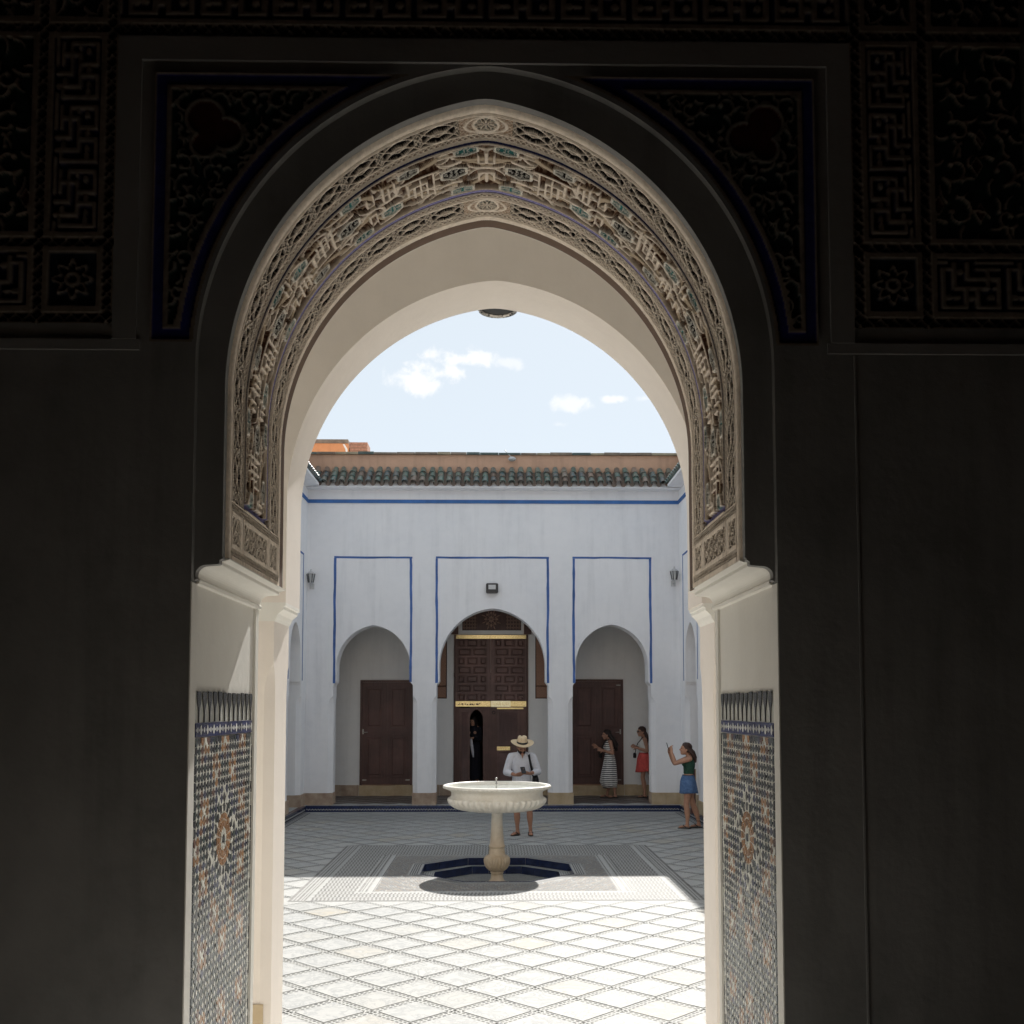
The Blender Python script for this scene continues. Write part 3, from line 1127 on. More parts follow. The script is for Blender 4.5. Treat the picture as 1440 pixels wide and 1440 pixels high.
def build_wall_relief(side):
    d = .0045
    xs = np.arange(1.218, 1.80, d)
    zs = np.arange(3.50, 4.93, d)
    x, z = np.meshgrid(xs, zs, indexing='ij')
    h = np.full_like(x, .85)
    col = np.broadcast_to(RC, x.shape + (3,)).copy()

    def setz(m, hh, cc):
        nonlocal h, col
        h = np.where(m, hh, h); col = np.where(m[..., None], cc, col)
    lat = cross_lattice(x, z)
    for m in ((x > 1.224) & (x < 1.252), (x > 1.448) & (x < 1.476), (z > 3.508) & (z < 3.536), (z > 3.758) & (z < 3.786), (z > 4.488) & (z < 4.516)):
        setz(m, .1 + .7 * lat, paint(lat, (.035, .028, .03), (.20, .16, .13)))
    m = (x > 1.275) & (x < 1.425) & (z > 3.81) & (z < 4.465)
    hh = kufic_block(z - 3.81, (x - 1.27) / .16, .218)
    setz(m, .1 + .8 * hh, paint(hh, (.02, .024, .085), (.26, .215, .18)))
    m = (x > 1.275) & (x < 1.425) & (z > 3.56) & (z < 3.735)
    hh = np.maximum(ridge(np.abs(np.hypot(x - 1.35, z - 3.648) - .05 - .012 * np.cos(8 * np.arctan2(z - 3.648, x - 1.35))), .006, .003), ridge(np.hypot(x - 1.35, z - 3.648) - .02, .006, .003))
    setz(m, .1 + .8 * hh, paint(hh, (.02, .035, .055), (.22, .18, .15)))
    m = (x > 1.50) & (z > 3.56) & (z < 3.735)
    hh = kufic_block(x - 1.50, (z - 3.555) / .185, .22)
    setz(m, .1 + .8 * hh, paint(hh, (.02, .024, .07), (.25, .21, .175)))
    m = (x > 1.50) & (z > 3.81) & (z < 4.465)
    hh, tu = scrolls(x - 1.50, z - 3.81)
    cc = paint(hh, (.028, .05, .045), (.27, .215, .175))
    cc = np.where(((tu > .5) & (hh < .4))[..., None], np.array((.075, .022, .018)), cc)
    setz(m, .1 + .8 * np.maximum(hh, tu * .4), cc)
    m = (x > 1.275) & (x < 1.425) & (z > 4.54) & (z < 4.73)
    hh, tu = scrolls(x - 1.275, z - 4.54, .15)
    setz(m, .1 + .8 * hh, paint(hh, (.03, .045, .05), (.25, .2, .17)))
    m = (x > 1.50) & (z > 4.54)
    hh, tu = scrolls(x - 1.50, z - 4.54)
    setz(m, .1 + .8 * hh, paint(hh, (.03, .045, .05), (.25, .2, .17)))
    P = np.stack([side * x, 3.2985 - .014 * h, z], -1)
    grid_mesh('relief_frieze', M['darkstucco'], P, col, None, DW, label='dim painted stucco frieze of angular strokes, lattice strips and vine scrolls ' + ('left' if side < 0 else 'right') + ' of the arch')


build_wall_relief(-1)
build_wall_relief(1)
# frieze over the arch
xs = np.arange(-1.215, 1.216, .0045); zs = np.arange(4.487, 4.93, .0045)
x, z = np.meshgrid(xs, zs, indexing='ij')
h = np.full_like(x, .85); col = np.broadcast_to(RC, x.shape + (3,)).copy()
lat = cross_lattice(x, z)
m = z < 4.516
h = np.where(m, .1 + .7 * lat, h); col = np.where(m[..., None], paint(lat, (.035, .028, .03), (.20, .16, .13)), col)
m = (z > 4.54) & (z < 4.74)
hh = kufic_block(x + 1.2, (z - 4.535) / .21, .24)
h = np.where(m, .1 + .8 * hh, h); col = np.where(m[..., None], paint(hh, (.02, .024, .075), (.26, .215, .18)), col)
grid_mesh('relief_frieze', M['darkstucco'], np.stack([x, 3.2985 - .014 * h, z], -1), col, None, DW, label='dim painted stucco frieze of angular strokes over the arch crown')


def build_spandrel(side):
    d = .0042
    xs = np.arange(0.0, 1.10, d); zs = np.arange(3.44, 4.355, d)
    x, z = np.meshgrid(xs, zs, indexing='ij')
    R0 = 1.02
    rad = np.hypot(x + .07, z - 3.375) - R0
    h = np.full_like(x, .9); col = np.broadcast_to(RC, x.shape + (3,)).copy()
    ex, ez = 1.09 - x, 4.345 - z
    eb = z - 3.45
    edge = np.minimum(np.minimum(ex, ez), np.minimum(rad - .022, eb))
    nav = (edge > .0) & (edge < .032)
    h = np.where(nav, .45, h); col = np.where(nav[..., None], np.array((.03, .035, .20)), col)
    l2 = (edge >= .032) & (edge < .050)
    h = np.where(l2, .8, h)
    g = edge >= .052
    hh, tu = scrolls(x, z, .105, 8 + side)
    big = np.zeros_like(x)
    for (cx, cz, r) in ((.93, 4.20, .062), (.86, 4.145, .055), (.93, 4.11, .045)):
        big = np.maximum(big, 1 - sst(np.hypot(x - cx, z - cz), r, r + .004))
        hh = np.where(np.hypot(x - cx, z - cz) < r, hh * .0, hh)
    ring = np.zeros_like(x)
    for (cx, cz, r) in ((.93, 4.20, .062), (.86, 4.145, .055), (.93, 4.11, .045)):
        others = np.minimum.reduce([np.hypot(x - a, z - b) - c for a, b, c in ((.93, 4.20, .062), (.86, 4.145, .055), (.93, 4.11, .045)) if (a, b) != (cx, cz)])
        ring = np.maximum(ring, np.where(others > -.004, ridge(np.hypot(x - cx, z - cz) - r, .006, .003), 0))
    hh = np.maximum(hh, ring)
    cc = paint(hh, (.022, .045, .045), (.20, .18, .155))
    cc = np.where(((big > .5) & (hh < .4))[..., None], np.array((.075, .022, .018)), cc)
    h = np.where(g, .1 + .8 * np.maximum(hh, big * .35), h); col = np.where(g[..., None], cc, col)
    mask = (rad > .006)
    P = np.stack([.001 + side * x, 3.2985 - .012 * h, z], -1)
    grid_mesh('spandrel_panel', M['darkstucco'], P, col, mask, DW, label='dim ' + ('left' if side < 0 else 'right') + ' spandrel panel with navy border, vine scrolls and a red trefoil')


build_spandrel(-1)
build_spandrel(1)
# plain raised frame around the spandrels and the ledge under the friezes
fr = MB()
fr.prism([(-1.218, 4.475), (-1.14, 4.395), (1.14, 4.395), (1.218, 4.475)], 'y', 3.288, 3.2995)
for s in (-1, 1):
    p = [(s * 1.14, 3.45), (s * 1.218, 3.45), (s * 1.218, 4.475), (s * 1.14, 4.395)]
    fr.prism(p if s > 0 else p[::-1], 'y', 3.2882, 3.2995)
fr.build('spandrel_frame', M['frame_room'], DW)
for s in (-1, 1):
    MB().box(min(s * 1.128, s * 3.9), max(s * 1.128, s * 3.9), 3.291, 3.2995, 3.415, 3.4495).build('ledge', M['frame_room'], DW)
MB().box(1.215, 1.222, 3.2955, 3.2998, ZR, 3.41).build('cable_duct', M['frame_room'], DW)

# the rest of the dark room
rf = structure('room_floor')
MB().box(-4.0, 4.0, -6.0, 2.2, ZR - .12, ZR).build('floor_slab', M['stone'], rf)
MB().box(-4.0, 4.0, 2.201, 4.245, ZR - .12, ZR).build('threshold_slab', M['floor_light'], rf)  # unseen slab kept pale so its sun patch lights the arch from below
rw = thing('room_wall', 'unlit side and rear walls of the dark room around the viewer', 'wall', (0, -6, ZR))
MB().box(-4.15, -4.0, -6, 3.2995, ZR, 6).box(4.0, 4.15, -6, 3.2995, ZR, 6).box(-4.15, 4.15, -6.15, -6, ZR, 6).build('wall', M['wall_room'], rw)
cl = structure('ceiling')
MB().box(-4.15, 4.15, -6.15, 3.2995, 6.0, 6.2).build('timber_ceiling', M['wood'], cl)
# ------------------------------------------------------------ THE COURTYARD
CX = .012
XL, XR, YN, YF = -4.117, 4.141, 6.25, 22.6
KR = .13                                     # height of the gallery floor
grd = structure('ground')
MB().box(-400, 400, -400, 400, -1.2, -1.0).build('earth', M['ochre'], grd)

# ---- courtyard floor with the sunken octagon
FX, FY = .068, 14.45                         # fountain centre
OR = 1.045                                   # apothem of the octagon
oc = lambda r, z: [(FX + r / math.cos(PI / 8) * math.cos(PI / 8 + k * PI / 4), FY + r / math.cos(PI / 8) * math.sin(PI / 8 + k * PI / 4), z) for k in range(8)]
cf = structure('courtyard_floor')
PX0, PX1, PY0, PY1 = FX - 2.44, FX + 2.44, 12.10, 16.92
mb = MB()
x0, x1, y0, y1 = XL, XR, 5.95, 22.32
for a, b, c, d in ((x0, x1, y0, PY0), (x0, x1, PY1, y1), (x0, PX0, PY0, PY1), (PX1, x1, PY0, PY1)):
    mb.add([(a, c, 0), (b, c, 0), (b, d, 0), (a, d, 0)], [(0, 1, 2, 3)])
o8 = oc(OR, 0)
corners = [(PX1, PY1, 0), (PX0, PY1, 0), (PX0, PY0, 0), (PX1, PY0, 0)]
# fan between octagon and square
for k in range(4):
    c = corners[k]
    a, b = o8[2 * k], o8[2 * k + 1]
    mb.add([c, b, a], [(0, 1, 2)])
    n = corners[(k + 1) % 4]
    a2, b2 = o8[2 * k + 1], o8[(2 * k + 2) % 8]
    mb.add([c, n, b2, a2], [(0, 1, 2, 3)])
mb.build('mosaic_bed', M['floor_ground'], cf)

# ---- marble lozenges
G = .3095
NY = 7.745
hd = G - .052
tile = MB()
t = hd
b_ = .004
tile.add([(-t, 0, 0), (0, -t, 0), (t, 0, 0), (0, t, 0), (-t + b_, 0, .0045), (0, -t + b_, .0045), (t - b_, 0, .0045), (0, t - b_, .0045)],
         [(4, 5, 6, 7), (0, 1, 5, 4), (1, 2, 6, 5), (2, 3, 7, 6), (3, 0, 4, 7)])
tme = tile.mesh('marble_tile', M['marble'])
cells, nodes = [], []
for i in range(-14, 15):
    for j in range(-6, 48):
        x, y = .05 + G * i, NY + G * j
        if (i + 3 + j) % 2:
            cells.append((x, y))
        else:
            nodes.append((x, y))


def in_plat(x, y, m):
    return PX0 - m < x < PX1 + m and PY0 - m < y < PY1 + m


def in_court(x, y, m=0):
    return XL + .35 + m < x < XR - .35 - m and 6.3 + m < y < 22.0 - m


def seen(x, y):
    return abs(x - .03) < .218 * y + .35 and y > 6.9


vis = [c for c in cells if in_court(*c, .05) and not in_plat(*c, .20)]
vis.sort(key=lambda c: (not seen(*c), c[1]))
near, far = vis[:300], vis[300:]
for x, y in near:
    o = link('marble_tile', tme, cf, (x, y, .0005 + random.uniform(0, .0008)), rot=(random.uniform(-.0015, .0015), random.uniform(-.0015, .0015), random.choice((0, PI / 2, PI, -PI / 2))))
mb = MB()
for x, y in far:
    mb.add([(x - t, y, .004), (x, y - t, .004), (x + t, y, .004), (x, y + t, .004)], [(0, 1, 2, 3)])
# cut lozenges along the platform and walls
mb.build('far_marble_tiles', M['marble'], cf, kind='stuff')
# chain mosaic strips between the lozenges
mb = MB(); mb2 = MB()
cs = math.sqrt(.5)
for x, y in nodes:
    for sx in (1, -1):
        for k in range(9):
            u = .024 + k * (G * math.sqrt(2)) / 9
            for off in (-.0175, .0175):
                cx_, cy_ = x + sx * cs * u - sx * cs * off, y + cs * u + cs * off
                if not (XL + .26 < cx_ < XR - .26 and 6.28 < cy_ < 22.1) or in_plat(cx_, cy_, .01): continue
                if abs(cx_) > .22 * cy_ + .5: continue
                L, w_ = .0155, .0072
                dx, dy = sx * cs, cs
                c = [(cx_ - dx * L - -dy * sx * w_ * sx, cy_ - dy * L - dx * w_), (cx_ + dx * L + dy * w_, cy_ + dy * L - dx * w_), (cx_ + dx * L - dy * w_, cy_ + dy * L + dx * w_), (cx_ - dx * L - dy * w_, cy_ - dy * L + dx * w_)]
                c[0] = (cx_ - dx * L + dy * w_, cy_ - dy * L - dx * w_)
                (mb if random.random() < .8 and cy_ < 13.9 else mb2).add([(p, q, .0035) for p, q in c], [(0, 1, 2, 3)])  # dashes past the shadow line all go charcoal, shade put into their colour
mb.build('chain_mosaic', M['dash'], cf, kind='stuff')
mb2.build('chain_mosaic', M['dash_black'], cf, kind='stuff')  # stray near dashes, and the shade-darkened copy for the far floor
# border lines next to the kerb
mb = MB()
for k, (o, w_) in enumerate(((.10, .03), (.16, .014), (.20, .03))):
    z = .004
    mb.add([(XL + o, 6.3, z), (XL + o + w_, 6.3, z), (XL + o + w_, 22.3 - o, z), (XL + o, 22.3 - o, z)], [(0, 1, 2, 3)])
    mb.add([(XR - o - w_, 6.3, z), (XR - o, 6.3, z), (XR - o, 22.3 - o, z), (XR - o - w_, 22.3 - o, z)], [(0, 1, 2, 3)])
mb.build('border_line', M['dash_black'], cf)

# ---- fountain surround: fine striped mosaic, inner frame, speckled field
mb = MB(); lt = MB()
IX0, IX1, IY0, IY1 = FX - 1.62, FX + 1.62, 12.72, 15.78
# outer lines
for o, w_, z in ((0, .035, .004), (.06, .014, .004), (.10, .024, .004), (.15, .010, .004), (.18, .02, .004)):
    for sx in (-1, 1):
        a = FX + sx * (2.44 - o); b = a - sx * w_
        mb.add([(min(a, b), PY0 + .03, z), (max(a, b), PY0 + .03, z), (max(a, b), PY1 - .03, z), (min(a, b), PY1 - .03, z)], [(0, 1, 2, 3)])
for y in (PY0, PY1 - .02):
    mb.add([(PX0, y, .0045), (PX1, y, .0045), (PX1, y + .02, .0045), (PX0, y + .02, .0045)], [(0, 1, 2, 3)])
sp = .0465
nx = int(2 * 2.20 / sp)
for i in range(nx):
    x = FX - 2.20 + sp * (i + .5)
    y = PY0 + .05
    j = 0
    while y < PY1 - .05:
        L = .085
        if not (IX0 - .10 < x < IX1 + .10 and IY0 - .06 < y + L < IY1 + .10) and y + L < PY1 - .02:
            o = .0 if j % 2 else .010
            mb.add([(x - .0115 + o, y, .004), (x + .0115 + o, y, .004), (x + .0115 + o, y + L, .004), (x - .0115 + o, y + L, .004)], [(0, 1, 2, 3)])
        y += L + .014
        j += 1
for o, w_ in ((.085, .028), (.04, .012), (.0, .022), (-.09, .014)):
    for sx in (-1, 1):
        a = FX + sx * (1.62 + o); b = a - sx * w_
        mb.add([(min(a, b), IY0, .0042), (max(a, b), IY0, .0042), (max(a, b), IY1 + .03, .0042), (min(a, b), IY1 + .03, .0042)], [(0, 1, 2, 3)])
mb.build('striped_mosaic', M['stripe'], cf, kind='stuff')
sp_ = MB()
r = random.Random(5)
cols_ = [(.10, .085, .08), (.22, .14, .09), (.08, .10, .13), (.30, .22, .15), (.16, .16, .15)]
y = IY0 + .02
row = 0
while y < IY1:
    x = IX0 + .12 + (.019 if row % 2 else 0)
    while x < IX1 - .12:
        dx, dy = abs(x - FX), abs(y - FY)
        inside = max(dx, dy, (dx + dy) * math.sqrt(.5)) < OR + .16
        if not inside and r.random() < .93:
            c = cols_[int((abs(x - FX) * 17 + abs(y - FY) * 11)) % 5 if r.random() < .6 else r.randrange(5)]
            w_ = .0115
            sp_.add([(x - w_, y, .004), (x, y - w_, .004), (x + w_, y, .004), (x, y + w_, .004)], [(0, 1, 2, 3)], c)
        x += .038
    y += .019
    row += 1
sp_.build('speckled_mosaic', M['tan_mosaic'], cf, kind='stuff')
# thin strips along the octagon edge
sm = MB()
for r_ in (OR + .135, OR + .105, OR + .075, OR + .045):
    a, b = oc(r_, .0048), oc(r_ - .012, .0048)
    for k in range(8):
        j = (k + 1) % 8
        sm.add([a[k], a[j], b[j], b[k]], [(0, 1, 2, 3)])
sm.build('octagon_strip', M['dash_black'], cf)
# stepped basin walls: navy tile, pale ledge, navy tile, green mosaic bottom
lev = [(OR, 0), (OR, -.095), (OR - .16, -.1), (OR - .16, -.205)]
navy = MB()


def octile(r_, z0, z1):
    a = oc(r_, 0)
    for k in range(8):
        p, q = Vector(a[k]), Vector(a[(k + 1) % 8])
        n = 3
        for i in range(n):
            u, v = p.lerp(q, i / n + .006), p.lerp(q, (i + 1) / n - .006)
            inw = (Vector((FX, FY, 0)) - (u + v) / 2).normalized() * .012
            mb = MB()
            top = [u, v, v + inw, u + inw]
            mb.add([(w_.x, w_.y, z0) for w_ in top] + [(w_.x, w_.y, z1) for w_ in top], [(0, 1, 5, 4), (1, 2, 6, 5), (2, 3, 7, 6), (3, 0, 4, 7), (4, 5, 6, 7), (3, 2, 1, 0)])
            mb.build('basin_edge_tile', M['navy_tile'], cf)


octile(OR, -.098, .006)
octile(OR - .16, -.203, -.094)
wl = MB()
for (ra, za), (rb, zb_) in (((OR + .001, -.001), (OR + .001, -.1)), ((OR + .001, -.1), (OR - .159, -.1)), ((OR - .159, -.1), (OR - .159, -.205))):
    a, b = oc(ra, za), oc(rb, zb_)
    for k in range(8):
        j = (k + 1) % 8
        wl.add([a[k], a[j], b[j], b[k]], [(0, 1, 2, 3)])
wl.add(oc(OR - .158, -.205), [tuple(range(8))])
wl.build('basin_bed', M['floor_ground'], cf)
gm = MB()
for k in range(4):
    a, b = oc(OR - .03 - k * .033, -.0985), oc(OR - .042 - k * .033, -.0985)
    for q in range(8):
        j = (q + 1) % 8
        gm.add([a[q], a[j], b[j], b[q]], [(0, 1, 2, 3)])
y = FY - .86
row = 0
while y < FY + .86:
    x = FX - .86 + (.02 if row % 2 else 0)
    while x < FX + .86:
        dx, dy = abs(x - FX), abs(y - FY)
        if max(dx, dy, (dx + dy) * math.sqrt(.5)) < OR - .19:
            gm.add([(x - .013, y - .012, -.2005), (x + .013, y - .012, -.2005), (x + .013, y + .012, -.2005), (x - .013, y + .012, -.2005)], [(0, 1, 2, 3)])
        x += .042
    y += .04
    row += 1
gm.build('green_mosaic', M['dash'], cf, kind='stuff')

# ---- raised gallery floor and its navy kerb
gf = structure('gallery_floor')
mb = MB()
mb.box(-6.4, 6.4, 22.34, 25.0, KR - .3, KR)
mb.box(-6.4, XL + .075, 4.25, 22.339, KR - .3, KR).box(XR - .075, 6.4, 4.25, 22.339, KR - .3, KR)
mb.build('raised_floor', M['floor_ground'], gf)
MB().box(XL + .076, XR - .076, 4.25, 6.2, KR - .3, KR).build('near_paving', M['floor_light'], gf)
mb = MB()
i = 0
for a in range(-22, 23):
    for b in range(0, 9):
        x, y = a * .29, 22.9 + b * .23
        if (a + b) % 2 == 0 and y < 24.85 and abs(x) < 6:
            mb.add([(x - .25, y, KR + .004), (x, y - .20, KR + .004), (x + .25, y, KR + .004), (x, y + .20, KR + .004)], [(0, 1, 2, 3)])
mb.build('gallery_tiles', simple('brown_gallery_tile', (.13, .075, .06), .5, 0, .4, 3, .4, .1, (.22, .19, .17)), gf, kind='stuff')
kerb = structure('kerb')
km = MB().box(-.148, .148, -.02, .0, -.028, .028)
# upper navy tiles with rounded nose
kt = MB()
prof = [(0, KR - .045), (.0, KR - .012), (.006, KR + .001), (.018, KR + .005), (.10, KR + .005), (.10, KR - .045)]
nk = 27
wk = (XR - XL - .16) / nk
kt.prism([(p, q) for p, q in prof], 'x', -wk / 2 + .003, wk / 2 - .003)
kme = kt.mesh('kerb_tile', M['navy_tile'])
for i in range(nk):
    link('kerb_tile', kme, kerb, (XL + .08 + wk * (i + .5), 22.325, random.uniform(-.001, .001)))
ns = 50
for i in range(ns):
    y = 22.28 - wk * (i + .5)
    if y < 17.6: break
    link('kerb_tile', kme, kerb, (XL + .088, y, 0), rot=(0, 0, PI / 2))
    link('kerb_tile', kme, kerb, (XR - .088, y, 0), rot=(0, 0, -PI / 2))
lk = MB()
lk.box(XL + .03, XR - .03, 22.33, 22.36, 0, KR - .001)
lk.box(XL + .03, XL + .08, 6.3, 22.33, 0, KR - .002).box(XR - .08, XR - .03, 6.3, 22.33, 0, KR - .002)
lk.build('kerb_riser', M['navy_tile'], kerb)
# black and white pattern row
wr = MB()
x = XL + .1
while x < XR - .1:
    z = .048 + (.008 if int(x / .03) % 2 else 0)
    wr.box(x, x + .016, 22.324, 22.3305, z - .012, z + .014)
    x += .030
y = 17.0
while y < 22.25:
    wr.box(XL + .078, XL + .084, y, y + .016, .04, .066).box(XR - .084, XR - .078, y, y + .016, .04, .066)
    y += .03
wr.build('kerb_pattern', M['floor_ground'], kerb, kind='stuff')


# ---- arcade walls
def blue_frame(parent, x0, x1, z0, z1, y, w_=.055, mat='blue_deep', fn=None):
    """hand-painted outline: thin raised strip whose edges waver a little"""
    r = random.Random(int(abs(x0 * 100 + z1 * 10)))
    mb = MB()

    def strip(a, b, wid):
        n = max(4, int(math.hypot(b[0] - a[0], b[1] - a[1]) / .16))
        dx, dz = (b[0] - a[0]), (b[1] - a[1])
        L = math.hypot(dx, dz)
        nx, nz = -dz / L, dx / L
        v = []
        off = 0
        for k in range(n + 1):
            off = off * .8 + r.gauss(0, .0028)
            wd = wid / 2 * (1 + r.uniform(-.16, .12))
            px, pz = a[0] + dx * k / n + nx * off, a[1] + dz * k / n + nz * off
            v += [(px + nx * wd, y - .0035, pz + nz * wd), (px - nx * wd, y - .0035, pz - nz * wd)]
        m = len(v)
        v += [(p[0], y + .0004, p[2]) for p in v]
        f = []
        for k in range(n):
            q = 2 * k
            f += [(q, q + 1, q + 3, q + 2), (q, q + 2, m + q + 2, m + q), (q + 3, q + 1, m + q + 1, m + q + 3)]
        f += [(0, m, m + 1, 1), (m - 2, m - 1, 2 * m - 1, 2 * m - 2)]
        mb.add(v, f)
    h = w_ / 2
    strip((x0 + h, z0 + r.uniform(-.02, .02)), (x0 + h, z1 - w_ * .8), w_)
    strip((x1 - h, z0 + r.uniform(-.02, .02)), (x1 - h, z1 - w_ * .8), w_)
    strip((x0, z1 - w_ * .4), (x1, z1 - w_ * .4), w_ * .78)
    if fn: rot_mb(mb, fn)
    mb.build('blue_line', M[mat], parent)


def skirting(parent, x0, x1, y, z0, z1, n, mat, rs, fn=None, d=.02):
    """row of thin stone slabs proud of the face at y"""
    w_ = (x1 - x0) / n
    for i in range(n):
        mb = MB().box(x0 + w_ * i + .002, x0 + w_ * (i + 1) - .002, y - d - rs.uniform(0, .006), y - .0005, z0 + .001, z1 + rs.uniform(-.008, .008))
        if fn: rot_mb(mb, fn)
        mb.build('skirting_slab', M[mat], parent)


rs = random.Random(3)
ARC_Z = 2.80
FA = thing('arcade_wall', 'pale blue-white far arcade wall with three arches, blue outlines and a green tiled eave', 'wall', (0, YF, KR))
farch = [(-2.640, .815, .12, 3.14), (-.015, 1.172, .10, 3.176), (2.626, .805, .12, 3.175)]
wall_xz(-6.6, 6.6, ARC_Z + .035, 7.10, YF, YF + .5, farch).build('wall', M['wall_blue'], FA)
opens = [(a[0] - a[1] - .062, a[0] + a[1] + .062) for a in farch]
piers = [(XL - .7, opens[0][0]), (opens[0][1], opens[1][0]), (opens[1][1], opens[2][0]), (opens[2][1], XR + .7)]
for k, (a, b) in enumerate(piers):
    chamfer_pier(a, b, YF, YF + .5, .385, ARC_Z - .07, .10).build('pier', M['wall_blue'], FA)
    impost(a, b, YF - .0, YF + .5, ARC_Z, .062).build('impost', M['wall_blue'], FA)
    aa, bb = max(a, XL + .005), min(b, XR - .005)
    n = 3 if bb - aa < .56 else 2
    skirting(FA, aa - (.0 if k == 0 else .012), bb + (.0 if k == 3 else .012), YF, KR, .385 + rs.uniform(-.02, .02), 1 if k in (1, 2) else 2, 'stone' if k < 2 else 'stone_tan', rs)
    MB().box(aa, bb, YF + .001, YF + .5, KR, .384).build('pier_foot', M['stone'], FA)
for (a, b, m_) in ((-3.523, -1.792, 'blue_deep'), (-1.272, 1.240, 'blue_deep'), (1.763, 3.524, 'blue_deep')):
    blue_frame(FA, a, b, 2.80, 5.60, YF - .0005)
MB().box(XL + .004, XR - .004, YF - .022, YF - .0005, 6.79, 6.868).build('blue_band', M['blue_paint'], FA)
MB().box(XL + .004, XR - .004, YF - .032, YF - .0006, 6.869, 6.89).build('pale_fillet', M['wall_blue'], FA)

# parapet and coping
MB().box(-6.6, 6.6, 22.80, 23.1, 7.101, 7.935).build('parapet', M['ochre'], FA)
x = XL - .8
cpm = {}
k = 0
CM = [simple('coping_teal', (.07, .10, .09), .5, 0, .4, 6), simple('coping_clay', (.20, .16, .12), .7, 0, .4, 6), simple('coping_ochre', (.30, .26, .18), .7, 0, .4, 6)]
while x < XR + .6:
    L = rs.choice((.30, .36, .42, .5))
    mb = MB().box(0, L - .008, -.06, .33, 0, .045 + rs.uniform(-.006, .012))
    o = mb.build('coping_tile', CM[rs.choice((0, 0, 1, 1, 2))])
    o.parent = FA
    o.location = Vector((x, 22.80, 7.936)) - FA.location
    o.rotation_euler = (0, rs.uniform(-.008, .008), 0)
    x += L

# green roof tiles
gl = newmat('green_glazed_roof_tile')
gm_, nt, b = gl
oi = nt.nodes.new('ShaderNodeObjectInfo')
n1 = noise(nt, 16, 5, .65)
cr = nt.nodes.new('ShaderNodeValToRGB')
nt.links.new(oi.outputs['Random'], cr.inputs[0])
e = cr.color_ramp
e.elements[0].color = (.055, .12, .11, 1); e.elements[0].position = 0
for p, c in ((.25, (.10, .19, .165, 1)), (.45, (.06, .10, .12, 1)), (.62, (.15, .23, .20, 1)), (.78, (.09, .07, .06, 1)), (.9, (.27, .21, .17, 1))):
    q = e.elements.new(p); q.color = c
e.elements[-1].color = (.10, .19, .18, 1)
cc = mixrgb(nt, ramp(nt, n1, .42, .66), cr.outputs[0], (.19, .15, .12))
nt.links.new(cc, b.inputs['Base Color'])
b.inputs['Roughness'].default_value = .3
bump(nt, b, n1, .3, .006)
M['roof_tile'] = gm_
M['pan_tile'] = simple('clay_pan_tile', (.36, .25, .20), .8, 0, .35, 8, .3, .3, (.20, .17, .14))


def barrel(r0, r1, L, up=1, n=8, th=.012):
    """half-round tile lying along -y (towards the eave), wide end first"""
    v = []
    for rr, yy, dz in ((r0, 0, 0), (r1, L, .0)):
        for k in range(n + 1):
            a = PI * k / n
            v.append((rr * math.cos(a), yy, up * rr * math.sin(a) * .95 + dz))
    for rr, yy, dz in ((r0 - th, 0, 0), (r1 - th, L, 0)):
        for k in range(n + 1):
            a = PI * k / n
            v.append((rr * math.cos(a), yy, up * rr * math.sin(a) * .95 + dz))
    m = n + 1
    f = []
    for k in range(n):
        f.append((k, k + 1, m + k + 1, m + k)); f.append((2 * m + k + 1, 2 * m + k, 3 * m + k, 3 * m + k + 1)); f.append((k + 1, k, 2 * m + k, 2 * m + k + 1)); f.append((m + k, m + k + 1, 3 * m + k + 1, 3 * m + k))
    return MB().add(v, f)


cov = barrel(.074, .056, .25).mesh('roof_tile', M['roof_tile'])
pan = barrel(.058, .050, .62, -1).mesh('pan_tile', M['pan_tile'])
NC = 42
pit = (XR - XL) / NC
slope = math.atan2(.40, .50)
for i in range(NC + 1):
    xb = XL + pit * i
    dx_ = rs.uniform(-.008, .008)
    if i < NC:
        o = link('pan_tile', pan, FA, (xb + pit / 2 + dx_, 22.275, 7.165 + rs.uniform(-.014, .014)), rot=(slope, 0, rs.uniform(-.02, .02)))
    if 0 < i:
        for c in range(3):
            y = 22.26 + c * .165 * 1.0
            z = 7.185 + c * .165 * math.tan(slope) + c * .004
            if c == 0:
                y -= .005
            link('roof_tile', cov, FA, (xb + dx_ + rs.uniform(-.004, .004) - pit / 2 * 0, y, z + rs.uniform(-.005, .005)), rot=(slope + rs.uniform(-.05, .05), rs.uniform(-.06, .06), rs.uniform(-.07, .07)))
MB().prism([(22.30, 7.095), (22.33, 7.08), (22.80, 7.08), (22.80, 7.52)], 'x', XL, XR).build('eave_bed', M['wall_blue'], FA)


